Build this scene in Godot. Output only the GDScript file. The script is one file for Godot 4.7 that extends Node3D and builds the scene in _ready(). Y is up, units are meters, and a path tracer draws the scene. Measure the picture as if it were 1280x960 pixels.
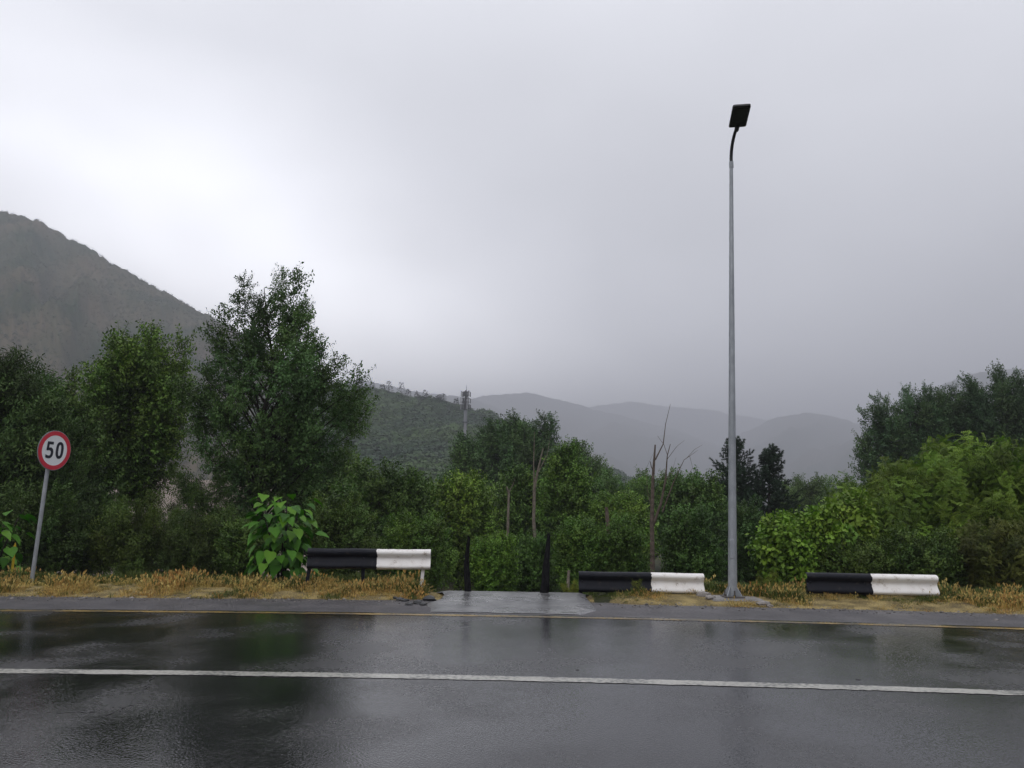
extends Node3D
# A rain-wet road in a wooded valley under low cloud. Camera at the origin's head height, looking along -Z.

const FOCAL := 950.0            # in pixels of a 1280 x 960 picture
const PITCH := 0.15764          # radians the camera looks up
const ROLL := 0.01222
const EYE := Vector3(0.0, 1.5, 0.0)
const BEND := Vector3(-2.94, 0.0, 62.6)   # centre of the road's bend; radii below are measured from it
const R_WHITE := 69.62
const R_YELLOW := 73.52
const R_EDGE := 74.80

var cam_basis: Basis
var taken := {}
var M := {}
var N1 := FastNoiseLite.new()
var N2 := FastNoiseLite.new()

# ------------------------------------------------------------------ small helpers

func rng_of(s: int) -> RandomNumberGenerator:
	var r := RandomNumberGenerator.new()
	r.seed = s * 7919 + 13
	return r

func pt(x: float, y: float, d: float) -> Vector3:      # the point at depth d (metres along -Z) seen at a pixel
	var ray: Vector3 = cam_basis * Vector3((x - 640.0) / FOCAL, (480.0 - y) / FOCAL, -1.0)
	return EYE + ray * (d / -ray.z)

func bend(r: float, x: float, h := 0.0) -> Vector3:    # the point at radius r of the bend whose x is about x at the road's edge
	var a := (x - BEND.x) / 75.0
	return Vector3(BEND.x + r * sin(a), h, BEND.z - r * cos(a))

func rad_of(p: Vector3) -> float:
	return Vector2(p.x - BEND.x, p.z - BEND.z).length()

func lin(r: float, g: float, b: float) -> Color:
	return Color(r, g, b).linear_to_srgb()

func numbered(called: String) -> String:
	if not taken.has(called):
		taken[called] = 0
		return called
	taken[called] += 1
	return "%s_%03d" % [called, taken[called]]

func thing(called: String, label: String, category: String, at := Vector3.ZERO, group := "") -> Node3D:
	var o := Node3D.new()
	o.name = numbered(called)
	add_child(o)
	o.position = at
	o.set_meta("label", label)
	o.set_meta("category", category)
	if group:
		o.set_meta("group", group)
	return o

func part(parent: Node, called: String, mesh: Mesh, mat: Material, at := Vector3.ZERO) -> MeshInstance3D:
	var o := MeshInstance3D.new()
	o.name = called
	o.mesh = mesh
	o.material_override = mat
	o.position = at
	parent.add_child(o, true)
	return o

func struct(called: String, mesh: Mesh, mat: Material, label: String, category: String) -> MeshInstance3D:
	var o := part(self, numbered(called), mesh, mat)
	o.set_meta("kind", "structure")
	o.set_meta("label", label)
	o.set_meta("category", category)
	return o

func copies(parent: Node, called: String, mesh: Mesh, mat: Material, places: Array, tints: PackedColorArray) -> MultiMeshInstance3D:
	var mm := MultiMesh.new()
	mm.transform_format = MultiMesh.TRANSFORM_3D
	mm.use_colors = true
	mm.mesh = mesh
	mm.instance_count = places.size()
	for i in places.size():
		mm.set_instance_transform(i, places[i])
		mm.set_instance_color(i, tints[i])
	var o := MultiMeshInstance3D.new()
	o.name = called
	o.multimesh = mm
	o.material_override = mat
	o.set_meta("kind", "stuff")
	parent.add_child(o, true)
	return o

class MB:                                              # collects triangles; every face is turned to its outward side
	var v := PackedVector3Array()
	var n := PackedVector3Array()
	var c := PackedColorArray()
	var i := PackedInt32Array()
	var colored := false
	func vert(p: Vector3, nn: Vector3, col := Color.WHITE) -> int:
		v.append(p)
		n.append(nn)
		c.append(col)
		return v.size() - 1
	func tri(a: int, b: int, d: int) -> void:
		var f := (v[b] - v[a]).cross(v[d] - v[a])
		if f.dot(n[a] + n[b] + n[d]) > 0.0:
			i.append(a); i.append(d); i.append(b)
		else:
			i.append(a); i.append(b); i.append(d)
	func quad(a: int, b: int, d: int, e: int) -> void:
		tri(a, b, d)
		tri(a, d, e)
	func face(pts: Array, out: Vector3, col := Color.WHITE) -> void:    # flat polygon, fan
		var nn: Vector3 = (pts[1] - pts[0]).cross(pts[2] - pts[0]).normalized()
		if nn.dot(out) < 0.0:
			nn = -nn
		var k := v.size()
		for p in pts:
			vert(p, nn, col)
		for j in range(1, pts.size() - 1):
			tri(k, k + j, k + j + 1)
	func mesh() -> ArrayMesh:
		var a := []
		a.resize(Mesh.ARRAY_MAX)
		a[Mesh.ARRAY_VERTEX] = v
		a[Mesh.ARRAY_NORMAL] = n
		if colored:
			a[Mesh.ARRAY_COLOR] = c
		a[Mesh.ARRAY_INDEX] = i
		var m := ArrayMesh.new()
		m.add_surface_from_arrays(Mesh.PRIMITIVE_TRIANGLES, a)
		return m
	func box(lo: Vector3, hi: Vector3, bevel := 0.0) -> void:            # chamfered box
		var m := (lo + hi) * 0.5
		var h := (hi - lo) * 0.5
		var b := minf(bevel, minf(h.x, minf(h.y, h.z)) * 0.9)
		for ax in 3:
			for s in [-1.0, 1.0]:
				var o := Vector3.ZERO
				o[ax] = s
				var u := (ax + 1) % 3
				var w := (ax + 2) % 3
				var q := []
				for k in [[-1, -1], [1, -1], [1, 1], [-1, 1]]:
					var p := m
					p[ax] += s * h[ax]
					p[u] += k[0] * (h[u] - b)
					p[w] += k[1] * (h[w] - b)
					q.append(p)
				face(q, o)
		if b <= 0.0:
			return
		for ax in 3:
			var u := (ax + 1) % 3
			var w := (ax + 2) % 3
			for su in [-1.0, 1.0]:
				for sw in [-1.0, 1.0]:
					var o := Vector3.ZERO
					o[u] = su
					o[w] = sw
					var q := []
					for k in [[-1, 0], [1, 0], [1, 1], [-1, 1]]:
						var p := m
						p[ax] += k[0] * (h[ax] - b)
						p[u] += su * (h[u] - (b if k[1] == 1 else 0.0))
						p[w] += sw * (h[w] - (0.0 if k[1] == 1 else b))
						q.append(p)
					face(q, o)
		for sx in [-1.0, 1.0]:
			for sy in [-1.0, 1.0]:
				for sz in [-1.0, 1.0]:
					face([m + Vector3(sx * h.x, sy * (h.y - b), sz * (h.z - b)), m + Vector3(sx * (h.x - b), sy * h.y, sz * (h.z - b)), m + Vector3(sx * (h.x - b), sy * (h.y - b), sz * h.z)], Vector3(sx, sy, sz))
	func tube(p: PackedVector3Array, r: PackedFloat32Array, sides: int, col := Color.WHITE, caps := true) -> void:
		var side := Vector3.ZERO
		var before := -1
		var last := p.size() - 1
		for k in p.size():
			var t := (p[mini(k + 1, last)] - p[maxi(k - 1, 0)]).normalized()
			if side == Vector3.ZERO:
				side = t.cross(Vector3(0.13, 0.2, 1.0) if absf(t.y) > 0.7 else Vector3.UP).normalized()
			side = (side - t * side.dot(t)).normalized()
			var other := t.cross(side)
			var first := v.size()
			for s in sides:
				var a := TAU * s / sides
				var o := side * cos(a) + other * sin(a)
				vert(p[k] + o * r[k], o, col)
			if before >= 0:
				for s in sides:
					var s2 := (s + 1) % sides
					quad(before + s, before + s2, first + s2, first + s)
			if caps and (k == 0 or k == last) and r[k] > 0.004:
				var ring := []
				for s in sides:
					ring.append(v[first + s])
				face(ring, -t if k == 0 else t, col)
			before = first

func smooth_grid(pts: Array, cols: int, rows: int, tint: Array = []) -> ArrayMesh:    # rows x cols points seen from above
	var st := SurfaceTool.new()
	st.begin(Mesh.PRIMITIVE_TRIANGLES)
	st.set_smooth_group(0)
	for k in pts.size():
		if tint.size():
			st.set_color(tint[k])
		st.add_vertex(pts[k])
	for r in rows - 1:
		for c in cols - 1:
			var a := r * cols + c
			for t in [[a, a + 1, a + cols + 1], [a, a + cols + 1, a + cols]]:
				var f: Vector3 = (pts[t[1]] - pts[t[0]]).cross(pts[t[2]] - pts[t[0]])
				var flip: bool = f.y > 0.0
				st.add_index(t[0])
				st.add_index(t[2] if flip else t[1])
				st.add_index(t[1] if flip else t[2])
	st.generate_normals()
	return st.commit()

func curve(a: Vector3, b: Vector3, c: Vector3, n: int) -> PackedVector3Array:
	var o := PackedVector3Array()
	for k in n + 1:
		var t := float(k) / n
		o.append(a * (1 - t) * (1 - t) + b * 2 * t * (1 - t) + c * t * t)
	return o

func taper(a: float, b: float, n: int) -> PackedFloat32Array:
	var o := PackedFloat32Array()
	for k in n + 1:
		o.append(lerpf(a, b, float(k) / n))
	return o

# ------------------------------------------------------------------ ground

func ground_h(x: float, z: float) -> float:
	var r := Vector2(x - BEND.x, z - BEND.z).length()
	var e := r - R_EDGE
	if e < -0.3:
		return -0.06
	var n := N1.get_noise_2d(x * 4.0, z * 4.0)
	var verge := -0.02 + 0.07 * smoothstep(-0.1, 0.9, e) + 0.035 * n * smoothstep(0.0, 0.6, e)
	var on_ramp := smoothstep(1.75, 1.45, absf(x - 0.05))
	verge = lerpf(verge, -0.06, on_ramp * smoothstep(1.6, 0.6, e))
	var fall := smoothstep(2.6, 10.0, e)
	var ramp_fall := smoothstep(0.7, 9.0, e)
	fall = lerpf(fall, ramp_fall, on_ramp)
	var low := -3.0 + 0.8 * N1.get_noise_2d(x * 0.3, z * 0.3) + 0.25 * N1.get_noise_2d(x * 1.5, z * 1.5)
	return lerpf(verge, low, fall)

# ------------------------------------------------------------------ materials

func mat(called: String, c: Color, rough := 0.8, spec := 0.5) -> StandardMaterial3D:
	var m := StandardMaterial3D.new()
	m.resource_name = called
	m.albedo_color = c
	m.roughness = rough
	m.metallic_specular = spec
	M[called] = m
	return m

func noise_image(size: int, freq: float, oct: int, sd: int, kind := FastNoiseLite.TYPE_SIMPLEX_SMOOTH) -> Image:
	var n := FastNoiseLite.new()
	n.seed = sd
	n.noise_type = kind
	n.frequency = freq
	n.fractal_octaves = oct
	n.fractal_type = FastNoiseLite.FRACTAL_FBM if oct > 1 else FastNoiseLite.FRACTAL_NONE
	return n.get_seamless_image(size, size)

func ramped(im: Image, stops: Array) -> ImageTexture:      # grey picture to colours (linear values) along stops of [at, colour]
	var g := Gradient.new()
	g.offsets = PackedFloat32Array(stops.map(func(s): return s[0]))
	g.colors = PackedColorArray(stops.map(func(s): return s[1]))
	var table := []
	for k in 256:
		table.append(g.sample(k / 255.0))
	var src := im.duplicate() as Image
	src.convert(Image.FORMAT_L8)
	var data := src.get_data()
	var out := PackedByteArray()
	out.resize(data.size() * 3)
	for k in data.size():
		var c: Color = table[data[k]]
		out[k * 3] = int(clampf(c.r, 0, 1) * 255.0)
		out[k * 3 + 1] = int(clampf(c.g, 0, 1) * 255.0)
		out[k * 3 + 2] = int(clampf(c.b, 0, 1) * 255.0)
	return ImageTexture.create_from_image(Image.create_from_data(src.get_width(), src.get_height(), false, Image.FORMAT_RGB8, out))

func mixed(parts: Array) -> Image:                         # weighted sum of grey pictures of one size
	var size: int = parts[0][0].get_width()
	var sum := PackedFloat32Array()
	sum.resize(size * size)
	var all := 0.0
	for p in parts:
		var im: Image = p[0].duplicate()
		im.convert(Image.FORMAT_L8)
		var d := im.get_data()
		var w: float = p[1]
		all += w
		for k in d.size():
			sum[k] += d[k] * w
	var out := PackedByteArray()
	out.resize(size * size)
	for k in out.size():
		out[k] = int(clampf(sum[k] / all, 0, 255))
	return Image.create_from_data(size, size, false, Image.FORMAT_L8, out)

func world_mapped(m: StandardMaterial3D, metres: float) -> void:
	m.uv1_triplanar = true
	m.uv1_world_triplanar = true
	m.uv1_scale = Vector3.ONE / metres
	m.uv1_triplanar_sharpness = 4.0

func grey(v: float) -> Color:
	return Color(v, v, v)

func leaf_mat(called: String, rough: float, through: Color) -> void:
	var m := mat(called, Color.WHITE, rough, 0.28)
	m.vertex_color_use_as_albedo = true
	m.backlight_enabled = true
	m.backlight = through
	m.cull_mode = BaseMaterial3D.CULL_DISABLED

func make_materials() -> void:
	var coarse := noise_image(512, 0.012, 4, 3)
	var patch := noise_image(512, 0.007, 3, 9)
	var grain := noise_image(512, 0.2, 2, 5)
	var wave := noise_image(512, 0.036, 3, 21)
	# wet asphalt
	var fine := noise_image(1024, 0.16, 2, 31)
	var wide := noise_image(1024, 0.005, 4, 33)
	var a := mat("wet_asphalt", Color.WHITE, 1.0, 0.46)
	a.albedo_texture = ramped(mixed([[wide, 0.5], [fine, 0.5]]), [[0.2, lin(0.007, 0.007, 0.008)], [0.55, lin(0.018, 0.017, 0.019)], [0.85, lin(0.072, 0.069, 0.071)]])
	a.roughness_texture = ramped(mixed([[wide, 0.75], [fine, 0.25]]), [[0.30, grey(0.08)], [0.45, grey(0.17)], [0.70, grey(0.32)]])
	a.heightmap_enabled = true
	a.heightmap_texture = ImageTexture.create_from_image(noise_image(2048, 0.21, 2, 35))
	a.heightmap_scale = 0.14
	world_mapped(a, 9.0)
	# the rougher strip beyond the yellow line
	var s := mat("shoulder_asphalt", Color.WHITE, 1.0, 0.5)
	s.albedo_texture = ramped(mixed([[coarse, 0.35], [grain, 0.65]]), [[0.2, lin(0.022, 0.020, 0.022)], [0.5, lin(0.050, 0.046, 0.050)], [0.8, lin(0.115, 0.105, 0.105)]])
	s.roughness_texture = ramped(mixed([[patch, 0.5], [grain, 0.5]]), [[0.25, grey(0.42)], [0.8, grey(0.7)]])
	s.heightmap_enabled = true
	s.heightmap_texture = ImageTexture.create_from_image(mixed([[wave, 0.4], [grain, 0.6]]))
	s.heightmap_scale = 1.8
	world_mapped(s, 5.0)
	# concrete of the ramp
	var c := mat("wet_concrete", Color.WHITE, 1.0, 0.5)
	c.albedo_texture = ramped(mixed([[coarse, 0.5], [grain, 0.5]]), [[0.2, lin(0.06, 0.06, 0.062)], [0.55, lin(0.13, 0.128, 0.13)], [0.8, lin(0.23, 0.226, 0.222)]])
	c.roughness_texture = ramped(patch, [[0.2, grey(0.20)], [0.8, grey(0.40)]])
	c.heightmap_enabled = true
	c.heightmap_texture = ImageTexture.create_from_image(mixed([[wave, 0.7], [grain, 0.3]]))
	c.heightmap_scale = 1.2
	world_mapped(c, 4.0)
	var pad := mat("pad_concrete", Color.WHITE, 0.6, 0.5)
	pad.albedo_texture = ramped(mixed([[coarse, 0.5], [grain, 0.5]]), [[0.2, lin(0.10, 0.095, 0.09)], [0.8, lin(0.30, 0.28, 0.26)]])
	world_mapped(pad, 3.0)
	# paint
	var w := mat("white_line_paint", Color.WHITE, 0.32, 0.5)
	w.albedo_texture = ramped(mixed([[coarse, 0.4], [grain, 0.6]]), [[0.30, lin(0.10, 0.10, 0.095)], [0.42, lin(0.30, 0.29, 0.26)], [0.7, lin(0.42, 0.41, 0.37)]])
	world_mapped(w, 5.0)
	var y := mat("yellow_line_paint", Color.WHITE, 0.35, 0.5)
	y.albedo_texture = ramped(mixed([[coarse, 0.45], [grain, 0.55]]), [[0.38, lin(0.05, 0.045, 0.04)], [0.5, lin(0.22, 0.14, 0.035)], [0.7, lin(0.34, 0.22, 0.05)]])
	world_mapped(y, 4.0)
	var wp := mat("rail_white_paint", Color.WHITE, 0.38, 0.5)
	wp.albedo_texture = ramped(mixed([[coarse, 0.6], [grain, 0.4]]), [[0.22, lin(0.16, 0.10, 0.065)], [0.27, lin(0.52, 0.48, 0.43)], [0.36, lin(0.76, 0.73, 0.70)], [0.8, lin(0.80, 0.78, 0.76)]])
	world_mapped(wp, 1.3)
	var bp := mat("rail_black_paint", Color.WHITE, 0.42, 0.22)
	bp.albedo_texture = ramped(mixed([[coarse, 0.6], [grain, 0.4]]), [[0.2, lin(0.05, 0.045, 0.04)], [0.36, lin(0.011, 0.012, 0.017)], [0.8, lin(0.015, 0.016, 0.022)]])
	world_mapped(bp, 1.3)
	var galv := mat("galvanised_steel", Color.WHITE, 0.45, 0.5)
	galv.albedo_texture = ramped(mixed([[coarse, 0.6], [grain, 0.4]]), [[0.2, lin(0.26, 0.28, 0.30)], [0.8, lin(0.40, 0.42, 0.45)]])
	galv.metallic = 0.35
	world_mapped(galv, 2.0)
	mat("lamp_housing", lin(0.018, 0.019, 0.023), 0.5)
	mat("lamp_lens", lin(0.03, 0.032, 0.036), 0.25)
	mat("bolt_steel", lin(0.07, 0.06, 0.055), 0.5)
	mat("sign_white", lin(0.80, 0.81, 0.83), 0.4)
	mat("sign_red", lin(0.58, 0.03, 0.055), 0.4)
	mat("sign_black", lin(0.012, 0.012, 0.025), 0.5)
	mat("sign_back", lin(0.25, 0.26, 0.27), 0.5)
	mat("yellow_plastic", lin(0.55, 0.38, 0.02), 0.45)
	mat("mast_steel", lin(0.22, 0.23, 0.25), 0.6)
	mat("antenna_white", lin(0.24, 0.24, 0.26), 0.5)
	mat("mast_dark", lin(0.08, 0.08, 0.09), 0.6)
	var char_wood := mat("charred_wood", Color.WHITE, 0.8, 0.15)
	char_wood.albedo_texture = ramped(mixed([[coarse, 0.4], [grain, 0.6]]), [[0.2, lin(0.004, 0.004, 0.005)], [0.8, lin(0.02, 0.019, 0.02)]])
	world_mapped(char_wood, 0.8)
	for b in [["bark", 0.016, 0.014, 0.012, 0.06, 0.05, 0.042], ["pale_bark", 0.09, 0.075, 0.058, 0.30, 0.26, 0.21], ["dead_bark", 0.055, 0.042, 0.034, 0.20, 0.155, 0.125]]:
		var bm := mat(b[0], Color.WHITE, 0.85, 0.35)
		bm.albedo_texture = ramped(mixed([[coarse, 0.4], [grain, 0.6]]), [[0.25, lin(b[1], b[2], b[3])], [0.75, lin(b[4], b[5], b[6])]])
		bm.heightmap_enabled = true
		bm.heightmap_texture = ImageTexture.create_from_image(grain)
		bm.heightmap_scale = 1.0
		world_mapped(bm, 1.2)
	leaf_mat("leaf", 0.5, Color(0.42, 0.56, 0.12))
	leaf_mat("needle", 0.55, Color(0.05, 0.06, 0.03))
	mat("far_needles", lin(0.018, 0.034, 0.020), 0.7)
	leaf_mat("grass_blade", 0.6, Color(0.30, 0.28, 0.12))
	var gm := mat("ground", Color.WHITE, 0.95, 0.3)
	gm.albedo_texture = ramped(mixed([[coarse, 0.6], [grain, 0.4]]), [[0.25, lin(0.012, 0.016, 0.007)], [0.5, lin(0.030, 0.034, 0.014)], [0.75, lin(0.075, 0.058, 0.030)]])
	world_mapped(gm, 9.0)
	var vm := mat("verge_litter", Color.WHITE, 0.9, 0.3)
	vm.albedo_texture = ramped(mixed([[coarse, 0.45], [grain, 0.55]]), [[0.25, lin(0.05, 0.04, 0.022)], [0.5, lin(0.19, 0.145, 0.060)], [0.75, lin(0.36, 0.28, 0.12)]])
	world_mapped(vm, 3.0)
	var gravel := mat("gravel", Color.WHITE, 0.9, 0.3)
	gravel.albedo_texture = ramped(mixed([[coarse, 0.45], [grain, 0.55]]), [[0.25, lin(0.09, 0.078, 0.068)], [0.5, lin(0.26, 0.215, 0.18)], [0.75, lin(0.42, 0.37, 0.33)]])
	gravel.heightmap_enabled = true
	gravel.heightmap_texture = ImageTexture.create_from_image(grain)
	gravel.heightmap_scale = 12.0
	world_mapped(gravel, 14.0)
	var hm := mat("hillside", Color.WHITE, 0.95, 0.2)
	hm.vertex_color_use_as_albedo = true
	mat("rubble", lin(0.012, 0.012, 0.013), 0.4)
	var st := mat("pale_stone", Color.WHITE, 0.7, 0.4)
	st.albedo_texture = ramped(mixed([[coarse, 0.5], [grain, 0.5]]), [[0.25, lin(0.12, 0.11, 0.10)], [0.75, lin(0.34, 0.31, 0.29)]])
	world_mapped(st, 0.7)

# ------------------------------------------------------------------ foliage pieces shared by all plants

var twig := {}

func leaf_faces(mb: MB, at: Vector3, along: Vector3, up: Vector3, length: float, width: float, col: Color, fold := 0.25) -> void:
	# a folded leaf: two faces each side of the midrib
	var side := along.cross(up).normalized()
	var nn := side.cross(along).normalized()
	var b := at
	var tip := at + along * length - nn * length * 0.12
	var mid := at + along * length * 0.45 - nn * width * fold
	var l := mid + side * width * 0.5 + nn * width * fold
	var r := mid - side * width * 0.5 + nn * width * fold
	mb.face([b, l, tip], nn, col)
	mb.face([b, tip, r], nn, col)

func shoot_leaves(mb: MB, rng: RandomNumberGenerator, kind: String, at: Vector3, dir: Vector3, length: float, ll: float, lw: float, count: int) -> void:
	var bend_to := (dir + Vector3(rng.randf_range(-0.25, 0.25), rng.randf_range(-0.1, 0.3), rng.randf_range(-0.25, 0.25))).normalized()
	var mid := at + dir * length * 0.5
	var tip := mid + bend_to * length * 0.5
	mb.tube(PackedVector3Array([at, mid, tip]), PackedFloat32Array([0.016, 0.011, 0.005]), 3, Color(0.5, 0.42, 0.34), false)
	var shoot_g := rng.randf_range(0.8, 1.2)
	for k in count:
		var t := 0.22 + 0.78 * (k + rng.randf()) / count
		var p := at.lerp(mid, t * 2.0) if t < 0.5 else mid.lerp(tip, t * 2.0 - 1.0)
		var a := k * 2.4 + rng.randf_range(-0.6, 0.6)
		var sx := dir.cross(Vector3(0.3, 1, 0.2)).normalized()
		var around := sx * cos(a) + dir.cross(sx) * sin(a)
		var along := (around * 0.9 + dir * 0.55 + Vector3.DOWN * rng.randf_range(0.0, 0.6)).normalized()
		var up := (Vector3.UP + random_dir(rng) * 0.65).normalized()
		var g := shoot_g * rng.randf_range(0.78, 1.22)
		var col := Color(g * rng.randf_range(0.9, 1.12), g, g * rng.randf_range(0.8, 1.1))
		if kind == "frond":                            # a feather of paired leaflets
			var side := along.cross(up).normalized()
			for j in 6:
				var q := p + along * ll * (0.18 + 0.15 * j) + Vector3.DOWN * ll * 0.02 * j * j * 0.4
				for sgn in [-1.0, 1.0]:
					leaf_faces(mb, q, (side * sgn + along * 0.35).normalized(), up, ll * 0.22, lw * 0.5, col, 0.08)
		else:
			var sz := rng.randf_range(0.7, 1.2)
			leaf_faces(mb, p + around * ll * 0.25, along, up, ll * sz, lw * sz, col)

# a spray of leafy shoots about 1 m in radius, growing along +Y; every crown is put together from these
func make_clump(sd: int, kind: String, ll: float, lw: float, shoots: int, count: int) -> ArrayMesh:
	var rng := rng_of(sd)
	var mb := MB.new()
	mb.colored = true
	for k in shoots:
		var u := (k + rng.randf()) / shoots
		var a := k * 2.39996 + rng.randf_range(-0.4, 0.4)
		var start := Vector3(0, -0.65 + 1.15 * u, 0)
		var dir := Vector3(cos(a), -0.25 + 1.5 * u * u + rng.randf_range(-0.2, 0.35), sin(a)).normalized()
		var length := (0.90 - 0.20 * u) * rng.randf_range(0.6, 1.25)
		shoot_leaves(mb, rng, kind, start, dir, length, ll, lw, count)
	return mb.mesh()

func make_pine_branch(sd: int) -> ArrayMesh:              # a branch along +Y, 1 m long, with needle tufts bunched at its shoots
	var rng := rng_of(sd)
	var mb := MB.new()
	mb.colored = true
	mb.tube(PackedVector3Array([Vector3.ZERO, Vector3(0.02, 0.5, 0.03), Vector3(0, 1.0, 0)]), PackedFloat32Array([0.022, 0.016, 0.008]), 4, Color(1.2, 0.8, 0.6), false)
	for s in 13:
		var t := 0.25 + 0.75 * s / 12.0
		var a := s * 2.4 + rng.randf_range(-0.4, 0.4)
		var at := Vector3(0, t, 0)
		var dir := Vector3(cos(a) * 0.8, 0.75, sin(a) * 0.8).normalized() if s < 12 else Vector3.UP
		var length := rng.randf_range(0.16, 0.36) * (1.15 - 0.5 * t)
		mb.tube(PackedVector3Array([at, at + dir * length]), PackedFloat32Array([0.010, 0.006]), 3, Color(1.0, 0.8, 0.5), false)
		for k in 44:
			var f := 0.2 + 0.8 * k / 43.0
			var b := k * 2.4
			var sx := dir.cross(Vector3(0.3, 0.2, 1)).normalized()
			var nd := (sx * cos(b) + dir.cross(sx) * sin(b) + dir * (0.55 + 0.8 * f)).normalized()
			var q := at + dir * length * f
			var side := nd.cross(Vector3.UP).normalized() * 0.011
			var g := rng.randf_range(0.7, 1.25)
			mb.face([q - side, q + side, q + nd * rng.randf_range(0.09, 0.15)], nd.cross(side), Color(g, g, g))
	return mb.mesh()

func make_far_crown(sd: int, faces: int) -> ArrayMesh:    # a crown of leaf clumps for the distant wood, 1 m across
	var rng := rng_of(sd)
	var mb := MB.new()
	mb.colored = true
	for k in faces:
		var u := rng.randf_range(-0.5, 1.0)
		var a := rng.randf() * TAU
		var q := sqrt(maxf(0.0, 1.0 - u * u))
		var o := Vector3(q * cos(a), u, q * sin(a))
		var rr := 0.5 * rng.randf_range(0.72, 1.0) * (0.82 + 0.25 * sin(a * 3.0 + sd) * sin(u * 5.0 + sd * 2.0))
		var p := o * rr
		var up := (o + Vector3(rng.randf_range(-0.4, 0.4), rng.randf_range(-0.1, 0.5), rng.randf_range(-0.4, 0.4))).normalized()
		var along := up.cross(Vector3(rng.randf_range(-1, 1), rng.randf_range(-1, 1), rng.randf_range(-1, 1))).normalized()
		var g := rng.randf_range(0.7, 1.3)
		leaf_faces(mb, p, along, up, rng.randf_range(0.10, 0.16), rng.randf_range(0.09, 0.14), Color(g, g, g), 0.2)
	return mb.mesh()

func make_tuft(sd: int, blades: int, h: float, lean: float, seeds: bool) -> ArrayMesh:
	var rng := rng_of(sd)
	var mb := MB.new()
	mb.colored = true
	for k in blades:
		var a := rng.randf() * TAU
		var d := Vector3(cos(a), 0, sin(a))
		var at := d * rng.randf_range(0.0, 0.07)
		var hh := h * rng.randf_range(0.5, 1.15)
		var l := lean * rng.randf_range(0.2, 1.2)
		var p1 := at + Vector3.UP * hh * 0.6 + d * hh * l * 0.35
		var p2 := at + Vector3.UP * hh * (1.0 - 0.3 * l) + d * hh * l
		var s := d.cross(Vector3.UP) * rng.randf_range(0.003, 0.006)
		var g := rng.randf_range(0.7, 1.3)
		var c := Color(g, g * rng.randf_range(0.9, 1.05), g * rng.randf_range(0.7, 1.1))
		mb.face([at - s, at + s, p1 + s * 0.8], d, c)
		mb.face([at - s, p1 + s * 0.8, p1 - s * 0.8], d, c)
		mb.face([p1 - s * 0.8, p1 + s * 0.8, p2], d, c)
		if seeds and k % 2 == 0:
			for j in 4:
				var q := p2 - (p2 - p1) * 0.12 * j
				mb.face([q, q + Vector3(0.012, 0.022, 0).rotated(Vector3.UP, j * 2.1), q + Vector3(-0.006, 0.045, 0.006).rotated(Vector3.UP, j * 2.1)], d, c * 1.15)
	return mb.mesh()

func make_foliage() -> void:
	twig.round = range(6).map(func(k): return make_clump(10 + k, "round", 0.135, 0.098, 34, 17))
	twig.narrow = range(4).map(func(k): return make_clump(20 + k, "narrow", 0.19, 0.062, 34, 17))
	twig.broad = range(4).map(func(k): return make_clump(30 + k, "broad", 0.30, 0.24, 24, 10))
	twig.frond = range(4).map(func(k): return make_clump(40 + k, "frond", 0.40, 0.10, 28, 8))
	twig.pine = range(4).map(func(k): return make_pine_branch(50 + k))

# ------------------------------------------------------------------ trees

func random_dir(rng: RandomNumberGenerator) -> Vector3:
	var u := rng.randf_range(-1, 1)
	var a := rng.randf() * TAU
	var q := sqrt(1 - u * u)
	return Vector3(q * cos(a), u, q * sin(a))

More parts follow.
